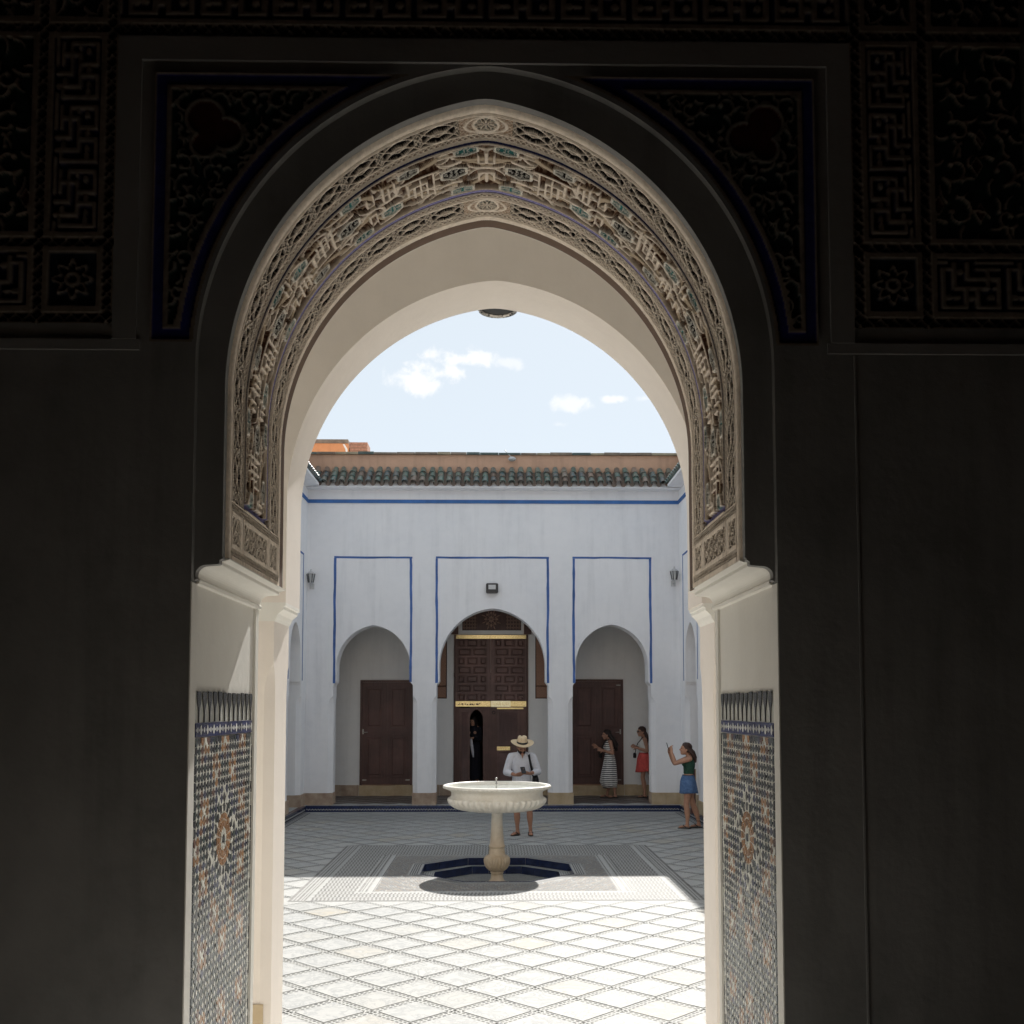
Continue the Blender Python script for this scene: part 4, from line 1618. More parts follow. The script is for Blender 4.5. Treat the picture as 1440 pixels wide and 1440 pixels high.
# ---- side arcade walls
def side_wall(s):
    xw = XL if s < 0 else XR
    nm = 'left' if s < 0 else 'right'
    SW = thing('arcade_wall', 'pale blue-white courtyard side wall glimpsed at the ' + nm + ' edge of the doorway', 'wall', (xw, 14, KR))
    # local frame: u along y, depth d away from the court
    fn = (lambda x, y, z: (xw - y, x, z)) if s < 0 else (lambda x, y, z: (xw + y, x, z))
    arches = [(21.40, .56, .14, 3.36), (19.05, .95, .12, 3.2), (16.3, 1.17, .1, 3.17), (13.2, 1.17, .1, 3.17), (10.1, 1.17, .1, 3.17), (7.6, .6, .1, 3.3)]
    mb = wall_xz(YN + .0, YF + .25, ARC_Z + .035, 7.1, 0, .5, arches)
    rot_mb(mb, fn).build('wall', M['wall_blue'], SW)
    ar = sorted(arches)
    ed = [YN] + [q for a in ar for q in (a[0] - a[1] - .06, a[0] + a[1] + .06)] + [YF - .002]
    for k in range(0, len(ed), 2):
        a, b = ed[k], ed[k + 1]
        rot_mb(chamfer_pier(a, b, 0, .5, .385, ARC_Z - .07, .10), fn).build('pier', M['wall_blue'], SW)
        rot_mb(impost(a, b - (.002 if k == len(ed) - 2 else 0), 0, .5, ARC_Z, .06, (1, 0 if k == len(ed) - 2 else 1)), fn).build('impost', M['wall_blue'], SW)
        skirting(SW, a - .012, b + (.012 if k < len(ed) - 2 else -.03), 0, KR, .385, 1, 'stone' if s < 0 else 'stone_tan', rs, fn)
        rot_mb(MB().box(a, b, .001, .5, KR, .384), fn).build('pier_foot', M['stone'], SW)
    for a in arches:
        m_ = a[1] + .13 + (.10 if a[1] < .7 else 0)
        blue_frame(SW, a[0] - m_, a[0] + m_, 2.84, 5.60, -.0005, .055, 'blue_deep', fn)
    rot_mb(MB().box(YN, YF - .024, -.022, -.0005, 6.79, 6.868), fn).build('blue_band', M['blue_paint'], SW)
    rot_mb(MB().box(YN, YF + .2, .20, .5, 7.101, 7.935), fn).build('parapet', M['ochre'], SW)
    rot_mb(MB().box(YN, YF + .2, .16, .54, 7.936, 7.98), fn).build('coping', CM[0], SW)
    tl = MB()
    y = YN + .1
    while y < YF - .15:
        for c in range(3):
            bb = barrel(.074, .056, .25, 1, 6)
            R_ = Matrix.Rotation(slope, 4, 'X')
            for q, p in enumerate(bb.v):
                w_ = R_ @ Vector(p)
                bb.v[q] = (w_.x + y, w_.y - .335 + c * .165, w_.z + 7.185 + c * .165 * math.tan(slope))
            tl.add([fn(*p) for p in bb.v], bb.f)
        y += .196
    tl.build('roof_tiles', M['roof_tile'], SW, kind='stuff')
    pn = MB().prism([(-.30, 7.11), (-.30, 7.165), (.20, 7.56), (.20, 7.08)], 'x', YN, YF - .34)
    rot_mb(pn, fn).build('eave_bed', M['wall_blue'], SW)
    return SW


side_wall(-1)
side_wall(1)

# ---- near arcade wall (seen from its shaded gallery side)
NA = thing('arcade_wall', 'beige and white nearest arcade arch framing the sky just beyond the carved doorway', 'wall', (0, 5.7, KR))
NARC = [(-2.62, .78, .12, 3.14), (.030, 1.163, .125, 3.40), (2.66, .78, .12, 3.14)]
wall_xz(-6.6, 6.6, ARC_Z + .035, 7.10, 5.70, 6.11, NARC).build('wall', M['wall_beige'], NA)
for k, (a, b) in enumerate(((-6.5, -3.46), (-1.78, -1.195), (1.262, 1.82), (3.5, 6.5))):
    chamfer_pier(a, b, 5.70, 6.11, KR, ARC_Z - .07, .05).build('pier', M['wall_beige'], NA)
    impost(a, b, 5.70, 6.11, ARC_Z + .0, .062).build('impost', M['wall_warm'], NA)
    MB().box(a + .03, b - .03, 5.688, 5.6995, KR, .64).build('skirting_slab', M['stone_tan'], NA)
MB().box(-6.6, 6.6, 5.71, 6.08, 7.101, 7.935).build('parapet', M['ochre'], NA)

# ---- rear gallery wall behind the far arcade
GW = thing('gallery_wall', 'grey shaded wall behind the far arcade, with marble skirting and carved door surround', 'wall', (0, 24.9, KR))
DZ0 = .385
mb = MB()
mb.box(-6.5, -3.217, 24.9, 25.4, KR, 5.3).box(-3.217, -1.950, 24.9, 25.4, 2.92, 5.3).box(-1.950, -.96, 24.9, 25.4, KR, 5.3)
mb.box(-.96, .855, 24.9, 25.4, 4.70, 5.3).box(.855, 1.86, 24.9, 25.4, KR, 5.3).box(1.86, 3.16, 24.9, 25.4, 2.94, 5.3).box(3.16, 6.5, 24.9, 25.4, KR, 5.3)
mb.build('wall', M['wall_grey'], GW)
for (a, b, n, m_) in ((-4.1, -3.24, 2, 'stone'), (-1.93, -.97, 3, 'stone'), (.87, 1.84, 3, 'stone_tan'), (3.18, 4.13, 3, 'stone_tan')):
    skirting(GW, a, b, 24.9, KR, .39, n, m_, rs)
# sills under the doors
skirting(GW, -3.235, -1.935, 24.9, KR, DZ0 - .005, 3, 'stone_tan', rs, None, .03)
skirting(GW, 1.845, 3.175, 24.9, KR, DZ0 - .005, 3, 'stone_tan', rs, None, .03)
skirting(GW, -.965, .865, 24.9, KR, DZ0 - .005, 4, 'stone', rs, None, .03)
for (a, b) in ((-3.217, -1.95), (1.86, 3.16), (-.96, .855)):
    MB().box(a, b, 24.905, 25.4, KR, DZ0 - .02).build('sill_core', M['stone'], GW)
# carved reddish surround seen beside the central arch
RED = np.array((.55, .34, .25)); REDD = np.array((.12, .055, .04))
for s in (-1, 1):
    xs = np.arange(1.075, 1.36, .006); zs = np.arange(2.47, 4.4, .006)
    x, z = np.meshgrid(xs, zs, indexing='ij')
    lat = np.maximum(ridge(np.sin((x + z) * 95) * .01, .004), ridge(np.sin((x - z) * 95) * .01, .004))
    edge = (x < 1.095) | (z < 2.49) | (np.abs(z - 2.775) < .012)
    h = np.where(edge, .0, .3 + .7 * lat)
    cc = np.where(edge[..., None], REDD * .5, RED * (.55 + .45 * lat[..., None]))
    grid_mesh('carved_surround', M['stucco'], np.stack([-.05 + s * x, 24.898 - .02 * h, z], -1), cc, None, GW)
# gallery ceiling slabs and outer walls
cs_ = structure('gallery_ceiling')
MB().box(-6.55, 6.55, YF + .501, 25.4, 5.301, 5.5).box(-6.55, XL - .501, 4.25, YF + .5, 5.301, 5.5).box(XR + .501, 6.55, 4.25, YF + .5, 5.301, 5.5).box(XL - .5, XR + .5, 4.25, 5.699, 5.301, 5.5).build('ceiling_slab', M['wall_grey'], cs_)
ow = thing('outer_wall', 'shaded outer walls behind the side galleries, with an added light-blocking box behind the far doors', 'wall', (0, 14, KR))
MB().box(-6.7, 6.7, 27.8, 27.95, KR, 5.5).box(-6.7, 6.7, 25.401, 27.95, 5.501, 5.6).box(-6.7, -6.551, 25.401, 27.8, KR, 5.5).box(6.551, 6.7, 25.401, 27.8, KR, 5.5).box(-6.7, -6.551, 3.3, 25.4, KR, 5.5).box(6.551, 6.7, 3.3, 25.4, KR, 5.5).build('wall', M['wall_grey'], ow)  # rear wall, roof and ends added to stop sun leaking behind the doors
# ------------------------------------------------------------ DOORS
def raised_panel(w, h, mat, d=.03, m=.055):
    """moulded door panel, local origin at its lower left, facing -y"""
    mb = MB()
    e = .018
    # sunk bed then raised centre
    def ring(i, y):
        return [(i, y, i), (w - i, y, i), (w - i, y, h - i), (i, y, h - i)]
    R = [ring(0, -.012), ring(e * .6, -.012), ring(e, .006), ring(m, .006), ring(m + .022, -.010)]
    v = [p for r in R for p in r]
    f = []
    for k in range(len(R) - 1):
        for i in range(4):
            j = (i + 1) % 4
            f.append((k * 4 + i, k * 4 + j, k * 4 + 4 + j, k * 4 + 4 + i))
    f.append((16, 17, 18, 19))
    mb.add(v, f)
    return mb


def panel_door(x0, x1, z0, z1, y, label, side):
    D = thing('panel_door', label, 'door', ((x0 + x1) / 2, y, z0), 0, 'brown panelled doors in the far gallery')
    MB().box(x0, x0 + .05, y - .03, y + .06, z0, z1).box(x1 - .05, x1, y - .03, y + .06, z0, z1).box(x0 + .05, x1 - .05, y - .03, y + .06, z1 - .05, z1).build('door_frame', M['wood'], D)
    xm = (x0 + x1) / 2
    for a, b in ((x0 + .052, xm - .002), (xm + .002, x1 - .052)):
        lf = MB().box(a, b, y + .012, y + .05, z0 + .012, z1 - .052).build('leaf', M['wood'], D)
        w_ = b - a - .16
        for zz, hh in ((z0 + .18, 1.0), (z0 + 1.36, z1 - z0 - 1.36 - .16)):
            pm = raised_panel(w_, hh, None)
            link('panel', pm.mesh('panel', M['wood']), lf, (a + .08, y + .010, zz))
    MB().box(xm - .025, xm + .025, y - .004, y + .0115, z0 + .02, z1 - .06).build('meeting_stile', M['wood'], D)
    MB().box(x0 + .055, x1 - .055, y - .006, y + .0112, z0 + 1.215, z0 + 1.30).build('lock_rail', M['wood'], D)
    hx = x0 + .06 if side < 0 else x1 - .06
    sg = 1 if side < 0 else -1
    hd_ = MB().box(min(hx, hx + sg * .03), max(hx, hx + sg * .03), y - .035, y - .006, z0 + 1.22, z0 + 1.34)
    hd_.tube([(hx + sg * .015, y - .04, z0 + 1.27), (hx + sg * .13, y - .05, z0 + 1.265)], .012)
    hd_.build('handle', M['silver'], D)
    for zz in ((z0 + .12, z1 - .14) if side > 0 else (z0 + .12,)):
        for hxx in ((x1 - .06,) if side > 0 else (x0 + .06, x1 - .06)):
            s_ = 1 if hxx < xm else -1
            MB().box(min(hxx, hxx + s_ * .10), max(hxx, hxx + s_ * .10), y - .008, y + .010, zz - .012, zz + .012).build('strap_hinge', M['silver'], D)
    return D


panel_door(-3.215, -1.952, .388, 2.915, 24.885, 'dark brown four-panel double door in the left arch of the far gallery', -1)
panel_door(1.862, 3.158, .388, 2.935, 24.885, 'dark brown four-panel double door in the right arch, behind the woman in stripes', 1)

M['wood3'] = wood('light_cedar_bars', (.10, .050, .042), (.16, .088, .075))  # lighter cedar so the raised bars stand out from the panels
# ---- tall central door
MDY = 24.88
MD = thing('palace_door', 'tall carved double door with brass bands and an open left wicket in the central arch', 'door', (-.053, MDY, .385))
bx = lambda a, b, c, d, e, f: MB().box(a, b, c, d, e, f)
X0, X1, XM = -.945, .838, -.058
bx(X0, X0 + .035, MDY - .03, MDY + .08, .386, 4.02).build('door_frame', M['wood'], MD)
bx(X1 - .035, X1, MDY - .03, MDY + .08, .386, 4.02).build('door_frame', M['wood'], MD)
ZT0, ZT1 = 2.385, 3.93
for a, b in ((X0 + .037, XM - .003), (XM + .003, X1 - .037)):
    lf = bx(a, b, MDY + .02, MDY + .06, 2.30, 4.015).build('leaf', M['wood2'], MD)
    lft = a < -.5
    ia, ib = (a + .055, b - .10) if lft else (a + .10, b - .045)
    # raised bars around small sunk panels
    rows = 7
    rh = (ZT1 - ZT0) / rows
    grid = MB()
    for r_ in range(rows + 1):
        z = ZT0 + rh * r_
        grid.box(ia - .02, ib + .02, MDY - .003, MDY + .0195, z - .018, z + .018)
    W_ = ib - ia
    for r_ in range(rows):
        z0, z1 = ZT0 + rh * r_ + .018, ZT0 + rh * (r_ + 1) - .018
        cuts = [0, .27, .73, 1] if r_ % 2 == 0 else [0, .5, 1]
        for c in cuts[1:-1]:
            grid.box(ia + W_ * c - .022, ia + W_ * c + .022, MDY - .004, MDY + .019, z0, z1)
        for c0, c1 in zip(cuts, cuts[1:]):
            xa, xb = ia + W_ * c0 + (.022 if c0 else .0), ia + W_ * c1 - (.022 if c1 < 1 else 0)
            w_, h_ = xb - xa - .008, z1 - z0 - .006
            p = MB()
            m1, m2 = .024, .040
            def rg(i, y): return [(i, y, i), (w_ - i, y, i), (w_ - i, y, h_ - i), (i, y, h_ - i)]
            R = [rg(0, .006), rg(m1 * .5, .010), rg(m1, .010), rg(m2, -.010)]
            v = [q for r2 in R for q in r2]
            f = [(k * 4 + i, k * 4 + (i + 1) % 4, k * 4 + 4 + (i + 1) % 4, k * 4 + 4 + i) for k in range(3) for i in range(4)] + [(12, 13, 14, 15)]
            p.add(v, f)
            link('carved_panel', p.mesh('carved_panel', M['wood2']), lf, (xa + .004, MDY + .006, z0 + .003))
    grid.box(a, ia - .021, MDY - .005, MDY + .0195, 2.36, 3.945)
    grid.box(ib + .021, b, MDY - .005, MDY + .0195, 2.36, 3.945)
    grid.build('lattice_bars', M['wood3'], lf)
# brass bands
for a, b, z0, z1 in ((X0 + .04, XM - .004, 3.925, 4.012), (XM + .004, X1 - .038, 3.925, 4.012), (X0 + .02, XM - .004, 2.275, 2.405), (XM + .004, X1 - .03, 2.275, 2.405)):
    bx(a, b, MDY - .014, MDY + .018, z0, z1).build('brass_band', M['brass'], MD)
# engraved strokes on the bands
eg = MB()
r = random.Random(9)
x = X0 + .09
while x < X0 + .62:
    eg.box(x, x + r.uniform(.012, .05), MDY - .0155, MDY - .0141, 2.325 + r.uniform(-.02, .01), 2.337 + r.uniform(-.01, .03))
    x += r.uniform(.02, .04)
eg.build('engraved_strokes', M['wood'], MD, kind='stuff')
pg = MB()
pg.box(XM + .006, XM + .48, MDY - .0185, MDY - .0142, 2.268, 2.412)
pg.build('bright_plaque', simple('polished_brass', (.92, .84, .58), .35, .75, .15, 20, .5, .1), MD)
eg = MB()
x = XM + .05
while x < XM + .44:
    k = r.random()
    eg.box(x, x + .012, MDY - .0205, MDY - .0188, 2.30 + .02 * k, 2.36 + .03 * k)
    if k > .4: eg.box(x, x + .035, MDY - .0206, MDY - .0189, 2.298 + .02 * k, 2.308 + .02 * k)
    x += r.uniform(.028, .045)
eg.build('engraved_strokes', M['brass'], MD, kind='stuff')
bx(XM + .15, XM + .79, MDY - .010, MDY + .017, 2.215, 2.250).build('brass_strip', M['brass'], MD)


def louvre(mb, xa, xb, za, zb, y, n):
    h_ = (zb - za) / n
    for i in range(n):
        z = za + h_ * i
        mb.add([(xa, y - .010, z), (xb, y - .010, z), (xb, y + .010, z + h_ * .92), (xa, y + .010, z + h_ * .92), (xa, y + .012, z), (xb, y + .012, z)], [(0, 1, 2, 3), (0, 4, 5, 1)])


# lower right leaf with a closed wicket
lr = bx(XM + .003, X1 - .037, MDY + .02, MDY + .06, .39, 2.273)
lr.box(XM + .003, XM + .115, MDY - .004, MDY + .0195, .40, 2.27)
lr.box(X1 - .16, X1 - .04, MDY - .004, MDY + .0195, .40, 2.27)
lrl = lr.build('leaf', M['wood'], MD)
lv = MB()
louvre(lv, XM + .21, X1 - .26, 1.35, 2.16, MDY + .003, 15)
louvre(lv, XM + .21, X1 - .26, .50, 1.15, MDY + .003, 12)
lv.box(XM + .15, XM + .20, MDY - .010, MDY + .0194, .45, 2.20).box(X1 - .25, X1 - .20, MDY - .010, MDY + .0194, .45, 2.20).box(XM + .201, X1 - .251, MDY - .010, MDY + .0194, 1.18, 1.32)
lv.build('wicket_panel', M['wood2'], lrl)
bx(XM + .15, XM + .47, MDY - .022, MDY - .011, 1.22, 1.31).build('brass_lock', M['brass'], lrl)
ring_ = MB().tube([(XM + .07 + .035 * math.cos(a * PI / 6), MDY - .02, 2.13 + .035 * math.sin(a * PI / 6)) for a in range(13)], .008, 6)
ring_.build('ring_handle', M['iron'], lrl)
# lower left leaf: frame around the open wicket with a keyhole-arched head
OX0, OX1 = -.565, -.245
ll = bx(X0 + .037, X0 + .135, MDY - .003, MDY + .06, .39, 2.273)
ll.box(OX1 + .0, XM - .003, MDY - .003, MDY + .06, .39, 2.273)
lll = ll.build('leaf', M['wood'], MD)
hdp = MB()
hp = arch_pts((OX0 + OX1) / 2, (OX1 - OX0) / 2 - .0, .10, 1.97, 1.95, 10)
for (xa, za), (xb, zb) in zip(hp, hp[1:]):
    if xb - xa > 1e-6:
        hdp.add([(xa, MDY + .05, za), (xb, MDY + .05, zb), (xb, MDY + .05, 2.272), (xa, MDY + .05, 2.272)], [(0, 1, 2, 3)])
        hdp.add([(xa, MDY + .09, za), (xb, MDY + .09, zb), (xb, MDY + .05, zb), (xa, MDY + .05, za)], [(0, 1, 2, 3)])
hdp.build('wicket_head', M['wood'], lll)
# the wicket leaf itself: louvred, swung a little inwards beside the gap
wl_ = MB()
louvre(wl_, X0 + .185, OX0 - .06, .50, 2.14, MDY + .040, 30)
wl_.box(X0 + .137, X0 + .18, MDY + .022, MDY + .05, .395, 2.24).box(OX0 - .055, OX0, MDY + .022, MDY + .05, .395, 2.24).box(X0 + .181, OX0 - .056, MDY + .023, MDY + .05, 2.15, 2.24).box(X0 + .181, OX0 - .056, MDY + .024, MDY + .05, .395, .49)
wl_.box(X0 + .181, OX0 - .056, MDY + .055, MDY + .06, .40, 2.2)
wl_.build('wicket_panel', M['wood2'], lll)
# dark passage behind the wicket
DP = thing('passage_wall', 'unlit passage walls just visible through the open wicket of the tall door', 'wall', (-.4, 26.5, .385))
bx(-1.2, -1.1, MDY + .10, 27.5, .386, 3.0).box(.6, .7, MDY + .10, 27.5, .386, 3.0).box(-1.2, .7, 27.5, 27.6, .386, 3.0).box(-1.2, .7, MDY + .10, 27.6, 3.0, 3.1).box(-1.2, .7, MDY + .10, 27.6, .30, .385).build('wall', M['wood'], DP)

# ---- carved wooden screen over the door
SY = 24.87
SCN = thing('wooden_screen', 'carved brown screen of star and lozenge openwork in a grey frame above the tall door', 'screen', (-.05, SY, 4.03))
fr = bx(-.84, -.755, SY - .02, SY + .03, 4.03, 4.70).box(.68, .735, SY - .02, SY + .03, 4.03, 4.70).box(-.755, .68, SY - .02, SY + .03, 4.03, 4.125)
fr.build('screen_frame', M['wall_grey'], SCN)
bx(-.754, .679, SY + .012, SY + .03, 4.126, 4.70).build('backing', M['wood'], SCN)
for a, b in ((-.40, -.29), (.19, .30)):
    bx(a, b, SY - .012, SY + .0115, 4.126, 4.70).build('mullion', M['wood2'], SCN)
wl2 = simple('light_brown_fretwork', (.34, .21, .155), .6, 0, .25, 30)
for xa, xb in ((-.745, -.41), (.31, .67)):
    lt_ = MB()
    n = 5
    s_ = (xb - xa) / n
    for i in range(n):
        for j in range(7):
            cx_, cz_ = xa + s_ * (i + .5), 4.15 + s_ * 1.2 * (j + .5)
            if cz_ > 4.66: continue
            p = [(cx_ - s_ * .5, cz_), (cx_, cz_ - s_ * .6), (cx_ + s_ * .5, cz_), (cx_, cz_ + s_ * .6)]
            q = [(cx_ - s_ * .33, cz_), (cx_, cz_ - s_ * .42), (cx_ + s_ * .33, cz_), (cx_, cz_ + s_ * .42)]
            o_ = [(cx_ - s_ * .16, cz_), (cx_, cz_ - s_ * .2), (cx_ + s_ * .16, cz_), (cx_, cz_ + s_ * .2)]
            v = [(a, SY - .006, b) for a, b in p] + [(a, SY - .006, b) for a, b in q] + [(a, SY + .012, b) for a, b in q] + [(a, SY - .003, b) for a, b in o_]
            lt_.add(v, [(k, (k + 1) % 4, 4 + (k + 1) % 4, 4 + k) for k in range(4)] + [(4 + k, 4 + (k + 1) % 4, 8 + (k + 1) % 4, 8 + k) for k in range(4)] + [(12, 13, 14, 15)])
    lt_.build('lozenge_fretwork', wl2, SCN)
st = MB()
scx, scz = -.05, 4.40
for k in range(8):
    a = PI / 4 * k
    for rr, ww, aa in ((.05, .022, 0), (.13, .035, 0), (.19, .016, PI / 8)):
        ca, sa = math.cos(a + aa), math.sin(a + aa)
        c = (scx + rr * ca, scz + rr * sa * 1.15)
        p = [(c[0] - .045 * ca, c[1] - .045 * sa), (c[0] + ww * sa, c[1] - ww * ca), (c[0] + .045 * ca, c[1] + .045 * sa), (c[0] - ww * sa, c[1] + ww * ca)]
        st.prism(p, 'y', SY - .008, SY + .011)
for k in range(8):
    a = PI / 4 * (k + .5)
    st.tube([(scx + .10 * math.cos(a), SY, scz + .10 * math.sin(a)), (scx + .25 * math.cos(a), SY, scz + .27 * math.sin(a))], .010, 4)
st.build('star_fretwork', wl2, SCN)
for s in (-1, 1):
    p = [(-.05 + s * .80, 4.03), (-.05 + s * .98, 4.03), (-.05 + s * .98, 4.16), (-.05 + s * .80, 4.34)]
    MB().prism(p if s > 0 else p[::-1], 'y', SY - .01, SY + .028).build('corner_bracket', M['wood'], SCN)

# ---- slim brown board standing by the right-hand pier
sb = thing('leaning_board', 'narrow brown wooden board standing behind the woman in denim by the right wall', 'board', (4.0, 20.6, KR))
MB().box(3.985, 4.055, 20.55, 20.62, KR + .006, 1.02).box(3.96, 3.984, 20.56, 20.61, KR + .006, .98).build('board', M['wood'], sb)
MB().box(4.0555, 4.066, 20.54, 20.63, KR + .006, 1.02).build('pale_edge', M['stone_tan'], sb)

# ------------------------------------------------------------ FOUNTAIN
FT = thing('fountain', 'pale carved marble fountain bowl on a baluster column in the sunken basin', 'fountain', (FX, FY, -.205))
mm, nt, b = newmat('cream_carrara_marble')
n1 = noise(nt, 5, 8, .65, None, 1.0); n2 = noise(nt, 28, 5, .6)
sz = nt.nodes.new('ShaderNodeSeparateXYZ'); g_ = nt.nodes.new('ShaderNodeNewGeometry')
nt.links.new(g_.outputs['Position'], sz.inputs[0])
col = mixrgb(nt, ramp(nt, n1, .35, .7), (.80, .775, .70), (.70, .66, .57))
stain = mixrgb(nt, ramp(nt, n1, .35, .62), (.62, .50, .34), (.46, .33, .19))
col = mixrgb(nt, ramp(nt, sz.outputs[2], .78, .30, 0, .80), col, stain)
col = mixrgb(nt, ramp(nt, n2, .5, .8, 0, .35), col, (.55, .48, .36))
nt.links.new(col, b.inputs['Base Color'])
b.inputs['Roughness'].default_value = .42
bump(nt, b, n2, .1, .003)
M['fmarble'] = mm
NF = 44


def flute(k0, k1, n, depth, base=0.0):
    def f(k, a):
        if k0 <= k <= k1:
            t = (k - k0) / max(1, (k1 - k0))
            env = math.sin(PI * min(1, max(0, t * .98 + .01))) ** .4
            return depth * env * (abs(math.cos(a * n / 2)) - .6) + base
        return 0
    return f


out = [(.715, 1.172), (.735, 1.172), (.752, 1.166), (.758, 1.152), (.752, 1.137), (.728, 1.122), (.700, 1.110), (.668, 1.098), (.648, 1.085), (.640, 1.066), (.640, 1.040), (.645, 1.018), (.655, 1.004),
       (.662, .998), (.672, .994), (.680, .985), (.683, .970), (.679, .948), (.664, .918), (.640, .890), (.600, .862), (.545, .838), (.47, .822), (.38, .812), (.25, .806), (.12, .800), (.085, .798)]
bowl = MB().lathe(out, FX, FY, NF * 6, flute(14, 22, NF, .055))
ins = [(.715, 1.172), (.700, 1.166), (.690, 1.150), (.675, 1.118), (.62, 1.05), (.50, .985), (.3, .95), (.05, .94), (.001, .94)]
bowl.lathe(ins, FX, FY, 96)
BW = bowl.build('bowl', M['fmarble'], FT)
bd = MB()
for i in range(72):
    a = 2 * PI * (i + .5) / 72
    bd.ball((FX + .742 * math.cos(a), FY + .742 * math.sin(a), 1.138), (.020, .020, .010), 6, 5)
bd.build('beaded_rim', M['fmarble'], BW, kind='stuff')
stem = [(.085, .800), (.082, .79), (.078, .77), (.078, .70), (.084, .56), (.094, .42), (.103, .345), (.112, .335), (.116, .32), (.112, .305), (.104, .298), (.106, .285), (.114, .235), (.118, .205), (.135, .198), (.150, .192), (.160, .18)]
cl = MB().lathe(stem, FX, FY, 48)
bulb = [(.160, .18), (.172, .165), (.178, .14), (.177, .105), (.170, .07), (.158, .04), (.138, .010), (.112, -.012), (.092, -.022)]
cl.lathe(bulb, FX, FY, 24 * 6, flute(0, 8, 24, .10))
foot = [(.092, -.022), (.088, -.030), (.094, -.034), (.096, -.046), (.086, -.052), (.083, -.075), (.088, -.115), (.102, -.150), (.122, -.170), (.140, -.176), (.142, -.2045)]
cl.lathe(foot, FX, FY, 48)
cl.build('baluster_column', M['fmarble'], FT)
wm, nt, b = newmat('still_water')
b.inputs['Base Color'].default_value = (.75, .82, .82, 1)
b.inputs['Roughness'].default_value = .05
b.inputs['IOR'].default_value = 1.33
b.inputs['Alpha'].default_value = .45
bump(nt, b, noise(nt, 9, 3, .5), .15, .01)
MB().lathe([(.001, 1.118), (.3, 1.118), (.672, 1.118)], FX, FY, 64).build('water_surface', wm, FT)
nzl = MB().lathe([(.001, 1.275), (.012, 1.272), (.019, 1.262), (.014, 1.25), (.009, 1.245), (.009, 1.20), (.016, 1.195), (.016, 1.18), (.009, 1.175), (.009, .95)], FX - .01, FY, 12)
nzl.build('nozzle', M['silver'], FT)

# ------------------------------------------------------------ FIXTURES
def wall_lantern(x, y, z, label):
    L = thing('wall_lantern', label, 'lantern', (x, y, z), 0, 'small lanterns on the far wall')
    yb = y - .16
    fr = MB()
    for k in range(6):
        a = PI / 3 * k
        fr.tube([(x + .055 * math.cos(a), yb + .055 * math.sin(a), z - .10), (x + .090 * math.cos(a), yb + .09 * math.sin(a), z + .09)], .0085, 5)
    fr.build('cage', M['iron'], L)
    cp = MB()
    cp.lathe([(.055, z - .105), (.062, z - .10), (.055, z - .092)], x, yb, 6).lathe([(.088, z + .088), (.10, z + .094), (.090, z + .104), (.045, z + .14), (.02, z + .155), (.016, z + .175), (.022, z + .185), (.001, z + .20)], x, yb, 6)
    cp.build('cap', M['plastic_white'], L)
    MB().lathe([(.05, z - .098), (.084, z + .088)], x, yb, 6).build('glass_pane', M['lglass'], L)
    MB().tube([(x, y - .002, z - .16), (x, y - .10, z - .19), (x, yb, z - .16), (x, yb, z - .108)], .010, 6).build('bracket', M['plastic_white'], L)
    MB().box(x - .05, x + .05, y - .02, y - .001, z - .23, z - .10).build('wall_plate', M['plastic_white'], L)


lg, nt, b = newmat('frosted_lantern_glass')
b.inputs['Base Color'].default_value = (.72, .72, .70, 1)
b.inputs['Roughness'].default_value = .2
b.inputs['Alpha'].default_value = .5
M['lglass'] = lg
wall_lantern(-4.005, YF, 5.09, 'small six-sided lantern on the far wall, at the left corner beyond the doorway')
wall_lantern(4.005, YF, 5.17, 'small six-sided lantern on the far wall, at the right corner beyond the doorway')

FL = thing('floodlight', 'black square floodlight with pale lens fixed above the central far arch', 'floodlight', (-.024, YF, 4.88))
hs_ = MB()
pts = []
for cx_, cz_, a0 in ((.105, .08, 0), (-.105, .08, 90), (-.105, -.08, 180), (.105, -.08, 270)):
    for k in range(4):
        a = math.radians(a0 + 30 * k)
        pts.append((-.024 + cx_ + .03 * math.cos(a), 4.88 + cz_ + .03 * math.sin(a)))
hs_.prism(pts, 'y', YF - .13, YF - .06)
hs_.build('housing', M['plastic_black'], FL)
MB().box(-.104, .056, YF - .134, YF - .1305, 4.855, 4.955).build('lens', M['lglass2'] if 'lglass2' in M else M['plastic_white'], FL)
MB().box(-.10, .052, YF - .059, YF - .002, 4.84, 4.86).box(-.06, .012, YF - .058, YF - .001, 4.861, 4.95).build('bracket', M['plastic_black'], FL)

HL = thing('hanging_lantern', 'round pierced metal lantern hanging outside above the nearest arch, only its base showing', 'lantern', (.05, 6.60, 4.80))
prof = [(.108, 4.872), (.110, 4.861), (.116, 4.857), (.126, 4.858), (.130, 4.866), (.130, 4.90), (.127, 4.904), (.128, 4.97), (.131, 4.98), (.128, 4.99)]
hm, nt, b = newmat('pierced_nickel')
vz = nt.nodes.new('ShaderNodeTexVoronoi'); vz.inputs['Scale'].default_value = 42
g_ = nt.nodes.new('ShaderNodeNewGeometry'); nt.links.new(g_.outputs['Position'], vz.inputs['Vector'])
k = ramp(nt, vz.outputs['Distance'], .25, .5)
nt.links.new(mixrgb(nt, k, (.03, .03, .03), (.42, .40, .36)), b.inputs['Base Color'])
b.inputs['Metallic'].default_value = .7; b.inputs['Roughness'].default_value = .35
bump(nt, b, vz.outputs['Distance'], .6, .006)
MB().lathe(prof, .05, 6.60, 40).build('drum', hm, HL)
MB().lathe([(.001, 4.874), (.05, 4.873), (.109, 4.874)], .05, 6.60, 32).build('dark_lens', M['plastic_black'], HL)
rb = MB()
for k in range(20):
    a = 2 * PI * k / 20
    rb.ball((.05 + .121 * math.cos(a), 6.60 + .121 * math.sin(a), 4.862), (.010, .010, .006), 6, 5)
